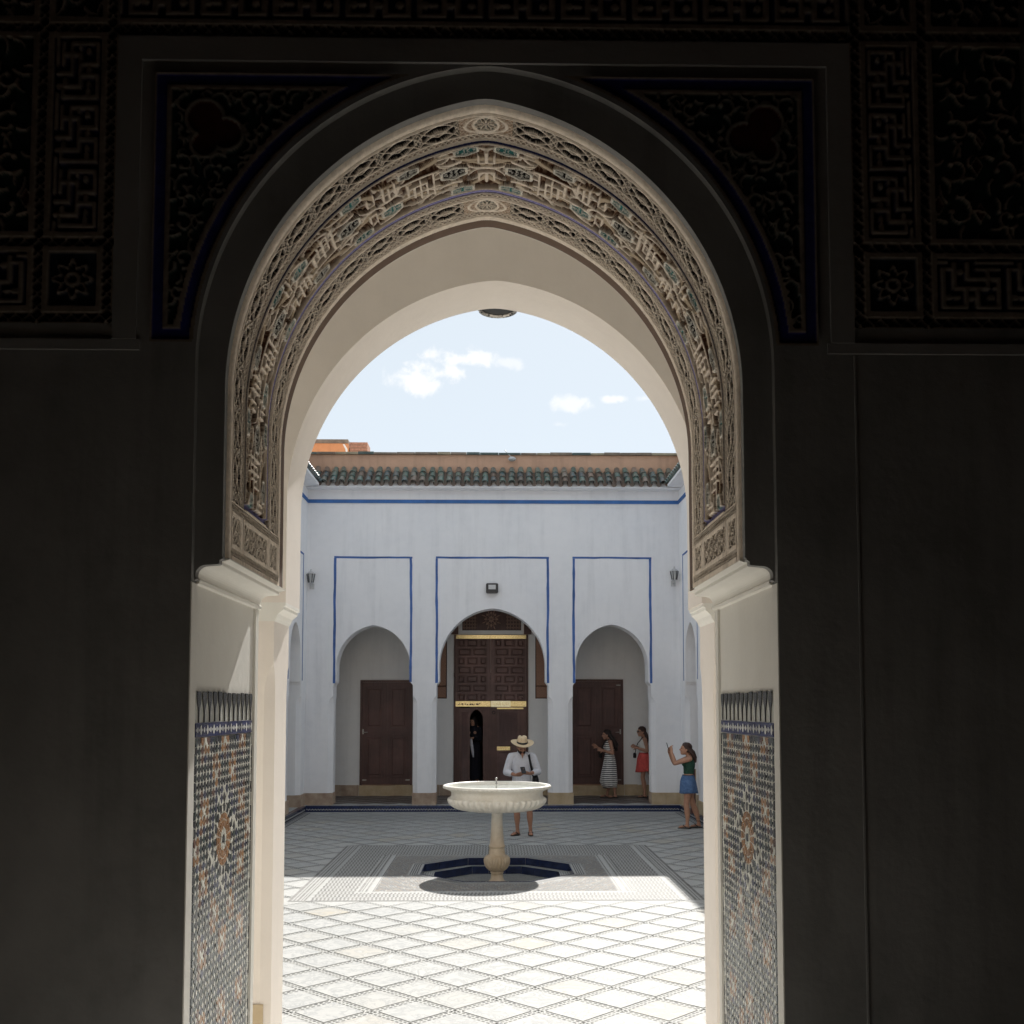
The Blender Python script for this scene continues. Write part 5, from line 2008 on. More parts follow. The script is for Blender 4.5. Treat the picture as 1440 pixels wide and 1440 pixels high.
rb.build('stud_ring', M['silver'], HL)
MB().lathe([(.128, 4.991), (.11, 5.04), (.06, 5.16), (.015, 5.24), (.001, 5.26)], .05, 6.60, 32).build('dome', hm, HL)
MB().tube([(.05, 6.60, 5.24), (.05, 6.60, 5.60), (.05, 6.58, 5.64), (.05, 6.17, 5.66)], .012, 8).build('hook_arm', M['iron'], HL)

CMR = thing('parapet_lamp', 'small white lamp with a wire on the ochre parapet above the far eave', 'lamp', (.40, 22.79, 7.85))
MB().lathe([(.001, 7.77), (.05, 7.775), (.085, 7.80), (.09, 7.83), (.05, 7.86), (.02, 7.87)], .42, 22.68, 16).build('lamp_head', M['plastic_white'], CMR)
MB().tube([(.42, 22.70, 7.85), (.36, 22.74, 7.92), (.30, 22.79, 8.0), (.26, 22.84, 8.06)], .010, 6).build('bracket_arm', M['plastic_white'], CMR)

# ---- brick rooftop structure beyond the left corner
RB = thing('rooftop_block', 'sunlit orange render and brick rooftop block rising behind the left end of the parapet', 'building', (-4.6, 26.0, 8.0))
orb = plaster('orange_render', (.72, .36, .17), (.60, .28, .13), .9, .4, 3, .5)
MB().box(-6.4, -3.72, 26.0, 27.0, 7.2, 9.02).build('wall', orb, RB)
MB().box(-6.4, -3.73, 25.97, 27.0, 9.021, 9.12).build('coping', CM[1], RB)
bm_ = simple('red_brick', (.42, .20, .13), .9, 0, .3, 20, .3, .3, (.50, .27, .18))
row = 0
z = 7.9
while z < 9.06:
    x = -3.70
    w_ = (.232, .233) if row % 2 == 0 else (.115, .235, .115)
    for q in w_:
        MB().box(x + .004, x + q - .004, 26.0 + (row % 3) * .003, 26.6, z, z + .062).build('brick', bm_, RB)
        x += q
    z += .078
    row += 1
MB().box(-3.695, -3.24, 26.02, 26.55, 7.2, 9.05).build('mortar', CM[2], RB)
sw = MB().prism([(-3.80, 8.86), (-3.76, 8.60), (-3.72, 8.60), (-3.75, 8.88), (-3.82, 9.0), (-3.87, 9.0)], 'y', 25.985, 26.0)
sw.build('mortar_streak', M['wall_warm'], RB)
# ------------------------------------------------------------ PEOPLE
def skin(name, c):
    return simple(name, c, .55, 0, .12, 18, .35, .05)


SK_M = skin('skin_brown', (.36, .19, .125))
SK_1 = skin('skin_shade_tan', (.40, .22, .15))
SK_2 = skin('skin_tan', (.46, .25, .165))


def cloth(n, c, v=.08, c2=None):
    m = simple(n, c, .92, 0, v, 22, .12, 0, c2)
    nt = m.node_tree
    t = nt.nodes.new('ShaderNodeTexCoord')
    mp = nt.nodes.new('ShaderNodeMapping'); mp.inputs['Scale'].default_value = (1, 1, .38)
    nt.links.new(t.outputs['Object'], mp.inputs[0])
    bump(nt, nt.nodes['Principled BSDF'], noise(nt, 17, 3, .5, mp.outputs[0], 1.2), .9, .03)
    return m



HAIR = simple('dark_brown_hair', (.018, .011, .009), .55, 0, .4, 60, .35, .5)
HAIR2 = simple('chestnut_hair', (.045, .020, .014), .5, 0, .4, 60, .4, .5)


def remesh(o, vox=.008, smooth=3):
    m = o.modifiers.new('join', 'REMESH')
    m.mode = 'VOXEL'
    m.voxel_size = vox
    m.use_smooth_shade = True
    if smooth:
        s = o.modifiers.new('soft', 'SMOOTH')
        s.factor = .5
        s.iterations = smooth
    return o


def lerp(a, b, t): return Vector(a).lerp(Vector(b), t)


def limb(mb, a, b, r, n=14, bulge=None):
    """tapered limb through points a..b with radii r along it"""
    a, b = Vector(a), Vector(b)
    k = len(r)
    pts = [a.lerp(b, i / (k - 1)) for i in range(k)]
    if bulge is not None:
        for i in range(k):
            t = i / (k - 1)
            pts[i] = pts[i] + Vector(bulge) * math.sin(PI * t)
    mb.tube(pts, list(r), n)
    mb.ball(a, r[0] * .98, 12, 8)
    mb.ball(b, r[-1] * .98, 12, 8)


def hand(mb, wrist, fwd, nrm, curl=.5, s=1.0, thumb=1):
    """palm and five separate fingers; fwd = direction of the fingers, nrm = back of the hand"""
    f = Vector(fwd).normalized()
    n = Vector(nrm)
    n = (n - f * n.dot(f)).normalized()
    side = f.cross(n)
    w = Vector(wrist)
    p0 = w + f * .01 * s
    p1 = w + f * .095 * s
    for k in (-1.5, -.5, .5, 1.5):
        a = p0 + side * k * .012 * s
        b = p1 + side * k * .021 * s
        mb.tube([a, a.lerp(b, .5), b], [.016 * s, .0165 * s, .0125 * s], 8)
    for k, L in ((-1.5, .060), (-.5, .075), (.5, .080), (1.5, .070)):
        base = p1 + side * k * .021 * s
        d0 = f * math.cos(curl * .5) - n * math.sin(curl * .5)
        d1 = f * math.cos(curl * 1.4) - n * math.sin(curl * 1.4)
        d2 = f * math.cos(curl * 2.3) - n * math.sin(curl * 2.3)
        q1 = base + d0 * L * .42 * s
        q2 = q1 + d1 * L * .34 * s
        q3 = q2 + d2 * L * .28 * s
        mb.tube([base - f * .01, base, q1, q2, q3], [.0105 * s, .0105 * s, .0098 * s, .009 * s, .0078 * s], 8)
    t0 = w + f * .030 * s + side * thumb * .026 * s
    t1 = t0 + (f * .5 + side * thumb * .75 - n * .35).normalized() * .042 * s
    t2 = t1 + (f * .85 + side * thumb * .2 - n * .45).normalized() * .034 * s
    mb.tube([t0 - f * .012, t0, t1, t2], [.015 * s, .0145 * s, .0115 * s, .009 * s], 8)


def head(mb, c, yaw=0.0, pitch=0.0, s=1.0, fem=False):
    """head centred at c, facing -y before yaw and pitch (pitch>0 looks down)"""
    R = Matrix.Rotation(yaw, 3, 'Z') @ Matrix.Rotation(pitch, 3, 'X')
    c = Vector(c)
    h = MB()
    jw = .058 if fem else .066
    rings = [(-.118, .020, .022, -.052), (-.108, .038, .040, -.040), (-.085, jw, .062, -.020), (-.055, .070, .078, -.006), (-.02, .075, .090, 0), (.02, .077, .097, .004),
             (.055, .075, .095, .008), (.085, .063, .080, .010), (.105, .042, .054, .010), (.116, .016, .02, .010)]
    h.loft([(0, oy, z, rx, ry) for z, rx, ry, oy in rings], 18)
    # nose, brow, lips, chin, ears, eye sockets left by the brow and cheeks
    h.tube([(0, -.088, .022), (0, -.104, -.008), (0, -.117, -.030), (0, -.100, -.040)], [.008, .011, .015, .010], 8)
    h.ball((-.014, -.098, -.034), (.009, .009, .008), 8, 6); h.ball((.014, -.098, -.034), (.009, .009, .008), 8, 6)
    h.tube([(-.045, -.083, .030), (0, -.095, .030), (.045, -.083, .030)], [.009, .011, .009], 8)
    h.ball((0, -.090, -.064), (.024, .012, .006), 10, 6); h.ball((0, -.089, -.074), (.021, .012, .007), 10, 6)
    h.ball((0, -.078, -.100), (.022, .018, .015), 10, 6)
    h.ball((-.042, -.066, -.030), (.020, .022, .022), 10, 6); h.ball((.042, -.066, -.030), (.020, .022, .022), 10, 6)
    for e in (-1, 1):
        h.ball((e * .079, .012, -.015), (.009, .019, .031), 8, 6)
    mb.add([c + R @ (Vector(p) * s) for p in h.v], h.f, None, True)
    return R


BODY = {}


def face_bits(parent, c, R, s=1.0, eyes=True):
    parent = BODY[parent.name]
    c = Vector(c)
    if eyes:
        for e in (-1, 1):
            o = MB().ball((0, 0, 0), (.012, .008, .008), 10, 7)
            local('eye', o, EYE, parent, c + R @ (Vector((e * .031, -.082, .006)) * s))
    m = MB().ball((0, 0, 0), (.022, .006, .007), 10, 6)
    local('lips', m, LIP, parent, c + R @ (Vector((0, -.102, -.069)) * s), R.to_euler())


EYE = simple('eye_dark', (.03, .02, .018), .2, 0, .2, 50)
LIP = simple('lips', (.38, .13, .11), .5, 0, .1, 50)


def foot(mb, ankle, yaw, s=1.0, lift=0):
    """foot from the ankle, pointing along -y rotated by yaw"""
    a = Vector(ankle)
    d = Vector((math.sin(yaw), -math.cos(yaw), 0))
    z0 = .022
    heel = Vector((a.x, a.y, z0 + .012 + lift)) - d * .045 * s
    mid = Vector((a.x, a.y, z0 + .026 + lift)) + d * .06 * s
    toe = Vector((a.x, a.y, z0 + .006 + lift)) + d * .165 * s
    mb.tube([heel, lerp(heel, mid, .5) + Vector((0, 0, .008)), mid, lerp(mid, toe, .6), toe], [.030 * s, .036 * s, .036 * s, .038 * s, .024 * s], 12, .62)
    mb.tube([a, Vector((a.x, a.y, z0 + .03)) - d * .01], [.036 * s, .034 * s], 12)
    sd_ = Vector((d.y, -d.x, 0))
    for k in range(5):
        b = toe - d * .012 + sd_ * (k - 2) * .0155 * s - d * abs(k - 1.2) * .006
        mb.ball(b + d * .014, (.010 * s, .010 * s, .009 * s), 8, 6)
    return d


def sandal(parent, ankle, yaw, mat, s=1.0):
    a = Vector(ankle)
    d = Vector((math.sin(yaw), -math.cos(yaw), 0))
    sd_ = Vector((-d.y, d.x, 0))
    out_ = []
    for k in range(20):
        t = 2 * PI * k / 20
        L = .132 * s
        w_ = .046 * s * (1 + .16 * math.cos(t))
        p = d * (.055 * s + L * math.cos(t)) + sd_ * (w_ * math.sin(t))
        out_.append((a.x + p.x, a.y + p.y))
    m = MB().prism(out_, 'z', .002, .019)
    toe = a + d * .12 * s; toe.z = .028
    for e in (-1, 1):
        q = a + d * .02 * s + sd_ * e * .040 * s; q.z = .022
        mid_ = (toe + q) / 2 + sd_ * e * .014; mid_.z = .066
        m.tube([toe, mid_, q], [.007, .008, .008], 6)
    return local('sandal', m, mat, parent)


def torso_rings(hip, chest, rx_hip, rx_waist, rx_chest, ry_hip, ry_waist, ry_chest, lean=0):
    hp, ch = Vector(hip), Vector(chest)
    R = []
    for t, rx, ry in ((-.22, rx_hip * .72, ry_hip * .78), (-.08, rx_hip * .97, ry_hip * .98), (.06, rx_hip, ry_hip), (.22, (rx_hip + rx_waist) / 2, (ry_hip + ry_waist) / 2), (.38, rx_waist, ry_waist),
                      (.55, (rx_waist + rx_chest) / 2, (ry_waist + ry_chest) / 2), (.72, rx_chest, ry_chest), (.86, rx_chest * 1.02, ry_chest * .98), (.97, rx_chest * .92, ry_chest * .85), (1.06, rx_chest * .55, ry_chest * .6)):
        p = hp + (ch - hp) * t
        R.append((p.x, p.y, p.z, rx, ry))
    return R


def body(parent, J, mat, fem=False, vox=.0075, skinny=1.0, neck_r=.052):
    mb = MB()
    k = skinny
    hw = .150 if fem else .155
    mb.loft(torso_rings(J['hip'], J['chest'], (.165 if fem else .155) * k, (.118 if fem else .135) * k, (.140 if fem else .165) * k, .108 * k, (.082 if fem else .095) * k, (.100 if fem else .108) * k), 18)
    if fem:
        c = Vector(J['chest'])
        for e in (-1, 1):
            mb.ball(c + Vector((e * .062, -.075, -.075)), (.055, .052, .052), 12, 8)
    limb(mb, Vector(J['chest']) + Vector((0, .01, .0)), J['neck'], [neck_r * 1.25, neck_r, neck_r * .95])
    for e, n in ((-1, 'r'), (1, 'l')):
        sh, el, wr = J['sh' + n], J['el' + n], J['wr' + n]
        mb.tube([Vector(J['chest']) + Vector((e * .03, .0, .045)), sh], [.055, .050 * k], 12)
        limb(mb, sh, el, [.050 * k, .046 * k, .041 * k, .036 * k])
        limb(mb, el, wr, [.037 * k, .039 * k, .033 * k, .025 * k])
        hd_ = J['hand' + n]
        hand(mb, wr, hd_[0], hd_[1], hd_[2], .95 if fem else 1.05, hd_[3])
        hp, kn, an = J['hp' + n], J['kn' + n], J['an' + n]
        limb(mb, hp, kn, [.088 * k, .086 * k, .072 * k, .055 * k, .052 * k])
        cb = (Vector(an) - Vector(kn)).normalized()
        limb(mb, kn, an, [.051 * k, .054 * k, .056 * k, .046 * k, .034 * k, .033 * k], bulge=J.get('calf', (0, .012, 0)))
        foot(mb, an, J['toe' + n], .95 if fem else 1.0, 0)
    R = head(mb, J['head'], J.get('hyaw', 0), J.get('hpitch', 0), .96 if fem else 1.0, fem)
    limb(mb, J['neck'], Vector(J['head']) + R @ Vector((0, .02, -.06)), [neck_r * .95, neck_r * .95])
    o = local('body', mb, mat, parent)
    BODY[parent.name] = o
    remesh(o, vox, 2)
    return R


def cloth_loft(mb, rings, n=40, folds=0, depth=.012, phase=0.0):
    v, f = [], []
    for k, r in enumerate(rings):
        cx, cy, cz, rx, ry = r[:5]
        dep = (r[5] if len(r) > 5 else 1) * depth
        for i in range(n):
            a = 2 * PI * i / n
            m = 1 + (dep / max(rx, .01)) * math.sin(folds * a + phase + .5 * math.sin(3 * a + k * .3)) if folds else 1
            v.append((cx + rx * m * math.cos(a), cy + ry * m * math.sin(a), cz))
    for k in range(len(rings) - 1):
        for i in range(n):
            j = (i + 1) % n
            f.append((k * n + i, k * n + j, (k + 1) * n + j, (k + 1) * n + i))
    f.append(tuple(range(n - 1, -1, -1)))
    f.append(tuple(range((len(rings) - 1) * n, len(rings) * n)))
    return mb.add(v, f, None, True)


def open_skirt(name, parent, rings, mat, n=64, folds=12, depth=.014, col_fn=None):
    """thin garment tube with an open hem (given thickness)"""
    mb = MB()
    v, f = [], []
    for k, r in enumerate(rings):
        cx, cy, cz, rx, ry, dp = r
        for i in range(n):
            a = 2 * PI * i / n
            m = 1 + (dp * depth / rx) * math.sin(folds * a + .6 * math.sin(2 * a + k * .2))
            v.append((cx + rx * m * math.cos(a), cy + ry * m * math.sin(a), cz + (dp * .012 * math.sin(2 * a + 1))))
    for k in range(len(rings) - 1):
        for i in range(n):
            j = (i + 1) % n
            f.append((k * n + i, k * n + j, (k + 1) * n + j, (k + 1) * n + i))
    mb.add(v, f, None, True)
    o = local(name, mb, mat, parent)
    s = o.modifiers.new('thickness', 'SOLIDIFY')
    s.thickness = .006
    return o


# ---- the man in the straw hat, head bowed over his phone
MAN = thing('person', 'man in straw hat, white shirt and sandals looking down at his phone behind the fountain', 'person', (.515, 18.2, 0), math.radians(4))
J = dict(hip=(0, 0, .93), chest=(0, -.01, 1.36), neck=(0, -.01, 1.46), head=(-.005, -.085, 1.565), hpitch=.62, hyaw=.10,
         shr=(-.185, 0, 1.385), shl=(.185, 0, 1.385), elr=(-.275, -.035, 1.115), ell=(.285, -.02, 1.12),
         wrr=(-.125, -.235, 1.075), wrl=(.105, -.235, 1.10),
         handr=((.75, -.35, .22), (-.2, -.5, -.6), .75, 1), handl=((-.75, -.35, .22), (.2, -.4, -.7), .75, -1),
         hpr=(-.085, 0, .86), hpl=(.09, 0, .86), knr=(-.088, -.02, .48), knl=(.135, -.02, .48), anr=(-.075, .02, .085), anl=(.155, .02, .085), toer=-.75, toel=-.05)
R = body(MAN, J, SK_M, False)
face_bits(MAN, J['head'], R)
bd = MB()
bd.loft([(0, -.045, -.125, .030, .030), (0, -.044, -.112, .052, .050), (0, -.032, -.085, .071, .066), (0, -.020, -.055, .074, .076), (0, -.016, -.042, .073, .074)], 18)
bd.v = [Vector(J['head']) + R @ Vector(p) for p in bd.v]
local('beard', bd, HAIR, MAN)
hr = MB().loft([(0, .02, -.04, .078, .080), (0, .015, .0, .083, .093), (0, .012, .05, .081, .099), (0, .012, .09, .066, .080), (0, .012, .115, .03, .04)], 18)
hr.v = [Vector(J['head']) + R @ Vector(p) for p in hr.v]
local('hair', hr, HAIR, MAN)
# shirt
sh = MB()
sh.loft([(0, 0, .90, .175, .125), (0, 0, .98, .172, .122), (0, 0, 1.10, .165, .118), (0, -.005, 1.22, .172, .122), (0, -.008, 1.32, .180, .125), (0, -.008, 1.385, .160, .105), (0, -.005, 1.425, .095, .080), (0, -.005, 1.462, .068, .068)], 22)
for e, n_ in ((-1, 'r'), (1, 'l')):
    limb(sh, J['sh' + n_], J['el' + n_], [.072, .074, .070, .066])
    limb(sh, J['el' + n_], lerp(J['el' + n_], J['wr' + n_], .45), [.064, .060, .056])
    sh.tube([(e * .02, -.01, 1.40), J['sh' + n_]], [.075, .070], 12)
WH = cloth('white_linen_shirt', (.66, .67, .72), .06)
remesh(local('shirt', sh, WH, MAN), .009, 3)
col_ = MB()
for e in (-1, 1):
    col_.add([(e * .008, -.135, 1.335), (e * .062, -.095, 1.47), (e * .085, -.060, 1.462), (e * .055, -.128, 1.375)], [(0, 1, 2, 3)])
    col_.add([(e * .062, -.095, 1.47), (e * .07, .04, 1.485), (e * .088, .04, 1.455), (e * .085, -.060, 1.455)], [(0, 1, 2, 3)])
o = local('collar', col_, WH, MAN)
o.modifiers.new('thickness', 'SOLIDIFY').thickness = .005
vn = MB().add([(-.030, -.118, 1.44), (.030, -.118, 1.44), (0, -.136, 1.352)], [(0, 1, 2)])
local('neck_opening', vn, SK_M, MAN).modifiers.new('thickness', 'SOLIDIFY').thickness = .004
so_ = MB()
so_.loft([(0, 0, .80, .160, .115), (0, 0, .88, .168, .120), (0, 0, .945, .162, .115)], 20)
for e, n_ in ((-1, 'r'), (1, 'l')):
    limb(so_, lerp(J['hp' + n_], J['kn' + n_], .0), lerp(J['hp' + n_], J['kn' + n_], .92), [.100, .104, .098, .092])
remesh(local('shorts', so_, cloth('pale_shorts', (.56, .56, .55)), MAN), .010, 3)
for n_ in 'rl':
    sandal(MAN, J['an' + n_], J['toe' + n_], M['plastic_black'])
# straw hat with black band
RH = Matrix.Rotation(.10, 3, 'Z') @ Matrix.Rotation(.30, 3, 'X')
hc = Vector(J['head']) + R @ Vector((0, .012, .055))
straw = simple('straw', (.70, .55, .36), .85, 0, .15, 90, .2, .5)


def dimple(k, a): return 0


br = MB()
v, f = [], []
n = 40
for k, (r_, z) in enumerate([(.090, .012), (.110, .004), (.150, -.006), (.190, -.004), (.205, .006)]):
    for i in range(n):
        a = 2 * PI * i / n
        up = .030 * abs(math.cos(a)) ** 2 * (r_ - .09) / .115
        v.append(hc + RH @ Vector((r_ * math.cos(a) * 1.0, r_ * math.sin(a) * 1.05, z + up)))
for k in range(4):
    for i in range(n):
        j = (i + 1) % n
        f.append((k * n + i, k * n + j, (k + 1) * n + j, (k + 1) * n + i))
br.add(v, f, None, True)
o = local('hat_brim', br, straw, MAN)
o.modifiers.new('thickness', 'SOLIDIFY').thickness = .006
cr_ = MB()
v = []
rows_ = [(.094, .104, .0), (.092, .102, .03), (.088, .098, .07), (.082, .092, .105), (.072, .082, .122), (.045, .055, .126), (.015, .02, .118)]
for rx, ry, z in rows_:
    for i in range(n):
        a = 2 * PI * i / n
        x, y = rx * math.cos(a), ry * math.sin(a)
        dz = -.022 * math.exp(-(x / .018) ** 2) * (z > .09) if z > .09 else 0
        pin = 1 - .22 * max(0, -math.sin(a)) * (z / .12) * (abs(math.cos(a)) > .3)
        v.append(hc + RH @ Vector((x * pin, y, z + dz + .010)))
f = [(k * n + i, k * n + (i + 1) % n, (k + 1) * n + (i + 1) % n, (k + 1) * n + i) for k in range(len(rows_) - 1) for i in range(n)]
f.append(tuple(range((len(rows_) - 1) * n, len(rows_) * n)))
cr_.add(v, f, None, True)
HC = local('hat_crown', cr_, straw, MAN)
hb = MB()
v = []
for rr, z in ((1.03, .010), (1.035, .020), (1.03, .046), (1.0, .048)):
    for i in range(n):
        a = 2 * PI * i / n
        v.append(hc + RH @ Vector((.0945 * rr * math.cos(a), .1045 * rr * math.sin(a), z)))
hb.add(v, [(k * n + i, k * n + (i + 1) % n, (k + 1) * n + (i + 1) % n, (k + 1) * n + i) for k in range(3) for i in range(n)], None, True)
local('hat_band', hb, M['plastic_black'], HC)
# held things
PH = thing('phone', 'dark phone held in both hands by the man in the straw hat', 'phone', (.515, 18.2, 0), math.radians(4))
pb = MB().box(-.040, .040, -.080, .080, -.005, .005)
local('phone_body', pb, M['plastic_black'], PH, (-.005, -.315, 1.165), (math.radians(38), 0, math.radians(8)))
BG = thing('shoulder_bag', 'black bag hanging at the hip of the man in the straw hat', 'bag', (.515, 18.2, 0), math.radians(4))
bgm = MB()
bgm.loft([(.255, .06, .74, .055, .125), (.255, .06, .80, .062, .15), (.25, .06, .98, .058, .145), (.245, .06, 1.05, .04, .13), (.245, .06, 1.06, .02, .11)], 20)
local('bag_body', bgm, M['iron'], BG)
stp = MB()
pts = [(.215, .15, 1.03), (.19, .14, 1.22), (.135, .085, 1.40), (.115, .02, 1.462), (.118, -.085, 1.41), (.135, -.135, 1.30), (.160, -.138, 1.18), (.195, -.10, 1.06), (.23, -.04, 1.0)]
stp.tube(pts, .020, 6, .22, None, (0, 1, 0))
local('bag_strap', stp, M['iron'], BG)


# ---- long-haired women; each faces image-left
def long_hair(parent, hc_, R, back, mat, n=10, spread=.075, wave=.01, part=True, name='hair'):
    """scalp cap plus a falling mass ending at the point back (in the parent's frame)"""
    mb = MB()
    hc_ = Vector(hc_)
    cap = MB().loft([(0, .040, -.06, .076, .062), (0, .032, -.02, .084, .078), (0, .022, .03, .086, .096), (0, .016, .07, .082, .096), (0, .012, .10, .064, .078), (0, .010, .125, .030, .040)], 18)
    mb.add([hc_ + R @ Vector(p) for p in cap.v], cap.f, None, True)
    end = Vector(back)
    r_ = random.Random(hash(name) % 99 + int(end.z * 100))
    for i in range(n):
        t = (i / (n - 1) - .5) * 2
        a = hc_ + R @ Vector((t * .062, .045 + .02 * (1 - abs(t)), .0 + .03 * (1 - abs(t))))
        e = end + Vector((t * spread, r_.uniform(-.02, .02), r_.uniform(-.04, .03)))
        m1 = a.lerp(e, .35) + Vector((t * .02, .03, 0)); m2 = a.lerp(e, .7) + Vector((t * .015, .02 + r_.uniform(-wave, wave), 0))
        k_ = 1.25 if n > 12 else 1.0
        mb.tube([a, m1, m2, e], [.030 * k_, .038 * k_, .036 * k_, .014], 8)
    o = local(name, mb, mat, parent)
    remesh(o, .009, 1)
    return o


LEFT = -PI / 2
# woman in green top photographing
W3 = thing('person', 'woman in dark green crop top and denim skirt raising her phone by the right wall', 'person', (3.66, 19.25, 0), LEFT - math.radians(4))
J = dict(hip=(0, .0, .87), chest=(0, .03, 1.27), neck=(0, .01, 1.37), head=(0, -.035, 1.475), hpitch=-.10, hyaw=0,
         shr=(-.155, .015, 1.295), shl=(.155, .015, 1.295), elr=(-.15, -.235, 1.195), ell=(.13, -.25, 1.21),
         wrr=(-.055, -.335, 1.385), wrl=(.045, -.305, 1.41),
         handr=((.25, -.12, .95), (-.6, -.7, .2), .75, 1), handl=((-.25, -.15, .95), (.6, -.7, .2), .75, -1),
         hpr=(-.085, 0, .82), hpl=(.085, 0, .82), knr=(-.085, .09, .45), knl=(.085, -.05, .45), anr=(-.08, .20, .088), anl=(.09, -.035, .088), toer=.05, toel=-.05)
J['calf'] = (0, .014, 0)
R = body(W3, J, SK_2, True)
face_bits(W3, J['head'], R, .96)
long_hair(W3, J['head'], R, (0, .135, 1.24), HAIR2)
tp = MB()
tp.loft([(0, .012, 1.015, .126, .095), (0, .018, 1.08, .128, .099), (0, .022, 1.14, .140, .108), (0, .025, 1.20, .149, .112), (0, .028, 1.255, .143, .100), (0, .03, 1.30, .105, .082)], 22)
for e in (-1, 1):
    tp.ball((e * .062, -.052, 1.195), (.060, .058, .056), 12, 8)
    tp.tube([(e * .095, -.045, 1.25), (e * .092, .01, 1.335), (e * .085, .075, 1.29)], [.026, .024, .026], 10)
remesh(local('top', tp, cloth('dark_green_knit', (.035, .085, .060), .2), W3), .008, 2)
sk = [(0, .0, .985, .126, .100, 0), (0, .0, .93, .158, .124, .1), (0, .0, .87, .178, .140, .2), (0, .005, .78, .190, .152, .3), (0, .01, .70, .192, .160, .5), (0, .012, .655, .194, .165, .7)]
open_skirt('denim_skirt', W3, sk, cloth('blue_denim', (.085, .165, .34), .25, (.15, .25, .45)), 48, 6, .010)
bl = MB().lathe([(.128, .962), (.134, .965), (.134, .992), (.127, .995)], 0, 0, 30)
bl.v = [(x, y * .80, z) for x, y, z in bl.v]
local('belt', bl, M['plastic_black'], W3)
pk = MB().box(.11, .19, .055, .062, .84, .92)
for n_ in 'rl':
    sandal(W3, J['an' + n_], J['toe' + n_], M['plastic_black'], .95)
ank = MB().lathe([(.040, .125), (.043, .13), (.040, .135)], J['anr'][0], J['anr'][1] - .005, 14)
local('anklet', ank, M['plastic_black'], W3)
PH3 = thing('phone', 'dark phone raised upright by the woman in the green top', 'phone', (3.66, 19.25, 0), LEFT - math.radians(4))
local('phone_body', MB().box(-.038, .038, -.005, .005, -.078, .078), M['plastic_black'], PH3, (-.005, -.372, 1.515), (math.radians(16), 0, 0))

# woman in the striped dress
W1 = thing('person', 'woman in black and white striped maxi dress walking past the right gallery door', 'person', (2.74, 24.2, KR), LEFT)
J = dict(hip=(0, .01, .88), chest=(0, .0, 1.28), neck=(0, -.01, 1.38), head=(0, -.06, 1.485), hpitch=.08, hyaw=0,
         shr=(-.155, .01, 1.31), shl=(.155, .01, 1.31), elr=(-.175, -.06, 1.06), ell=(.195, .06, 1.05),
         wrr=(-.10, -.27, 1.18), wrl=(.12, -.145, 1.115),
         handr=((.1, -.7, .5), (-.8, 0, .5), .4, 1), handl=((-.1, -.9, .15), (.8, .1, .5), .5, -1),
         hpr=(-.085, 0, .82), hpl=(.085, 0, .82), knr=(-.08, .0, .46), knl=(.08, .06, .46), anr=(-.075, -.05, .09), anl=(.08, .12, .09), toer=0, toel=0)
R = body(W1, J, SK_1, True)
face_bits(W1, J['head'], R, .96)
long_hair(W1, J['head'], R, (0, .165, 1.13), HAIR, 16, .10, .035)
sm_, nt, b = newmat('striped_jersey')
tcn = nt.nodes.new('ShaderNodeTexCoord')
sp3 = nt.nodes.new('ShaderNodeSeparateXYZ'); nt.links.new(tcn.outputs['Object'], sp3.inputs[0])
nn = noise(nt, 5, 3, .5, tcn.outputs['Object'])
ma = nt.nodes.new('ShaderNodeMath'); ma.operation = 'MULTIPLY_ADD'; ma.inputs[1].default_value = .05
nt.links.new(nn, ma.inputs[0]); nt.links.new(sp3.outputs[2], ma.inputs[2])
mb_ = nt.nodes.new('ShaderNodeMath'); mb_.operation = 'MULTIPLY'; mb_.inputs[1].default_value = 1 / .046
nt.links.new(ma.outputs[0], mb_.inputs[0])
fr_ = nt.nodes.new('ShaderNodeMath'); fr_.operation = 'FRACT'; nt.links.new(mb_.outputs[0], fr_.inputs[0])
gt = nt.nodes.new('ShaderNodeMath'); gt.operation = 'GREATER_THAN'; gt.inputs[1].default_value = .56; nt.links.new(fr_.outputs[0], gt.inputs[0])
nt.links.new(mixrgb(nt, gt.outputs[0], (.78, .77, .74), (.025, .025, .035)), b.inputs['Base Color'])
b.inputs['Roughness'].default_value = .9
dr = [(0, .0, 1.335, .098, .075, 0), (0, .0, 1.27, .140, .100, .1), (0, -.012, 1.20, .152, .128, .1), (0, -.004, 1.12, .138, .112, .1), (0, .0, 1.03, .132, .100, .1), (0, .004, .95, .160, .122, .2), (0, .006, .86, .180, .142, .4),
      (0, .0, .72, .190, .165, .7), (0, -.012, .55, .20, .190, .9), (0, -.02, .40, .205, .205, 1.0), (0, .0, .30, .195, .175, 1.0), (0, .02, .245, .185, .150, 1.1)]
open_skirt('striped_dress', W1, dr, sm_, 64, 8, .013)
stp = MB()
for e in (-1, 1):
    stp.tube([(e * .075, -.075, 1.29), (e * .085, -.01, 1.375), (e * .08, .065, 1.31)], [.020, .018, .020], 8)
local('dress_straps', stp, sm_, W1)
for n_ in 'rl':
    sandal(W1, J['an' + n_], J['toe' + n_], M['plastic_black'], .95)
BG1 = thing('crossbody_bag', 'small black crossbody bag worn by the woman in the striped dress', 'bag', (2.74, 24.2, KR), LEFT)
local('bag_body', MB().loft([(-.13, -.19, .93, .085, .035), (-.13, -.195, .96, .095, .045), (-.13, -.20, 1.07, .095, .045), (-.13, -.20, 1.09, .08, .03)], 16), M['iron'], BG1)
local('bag_strap', MB().tube([(-.12, -.17, 1.08), (-.03, -.165, 1.20), (.07, -.115, 1.32), (.115, -.01, 1.385), (.08, .09, 1.31), (-.05, .14, 1.12)], .012, 6), M['iron'], BG1)

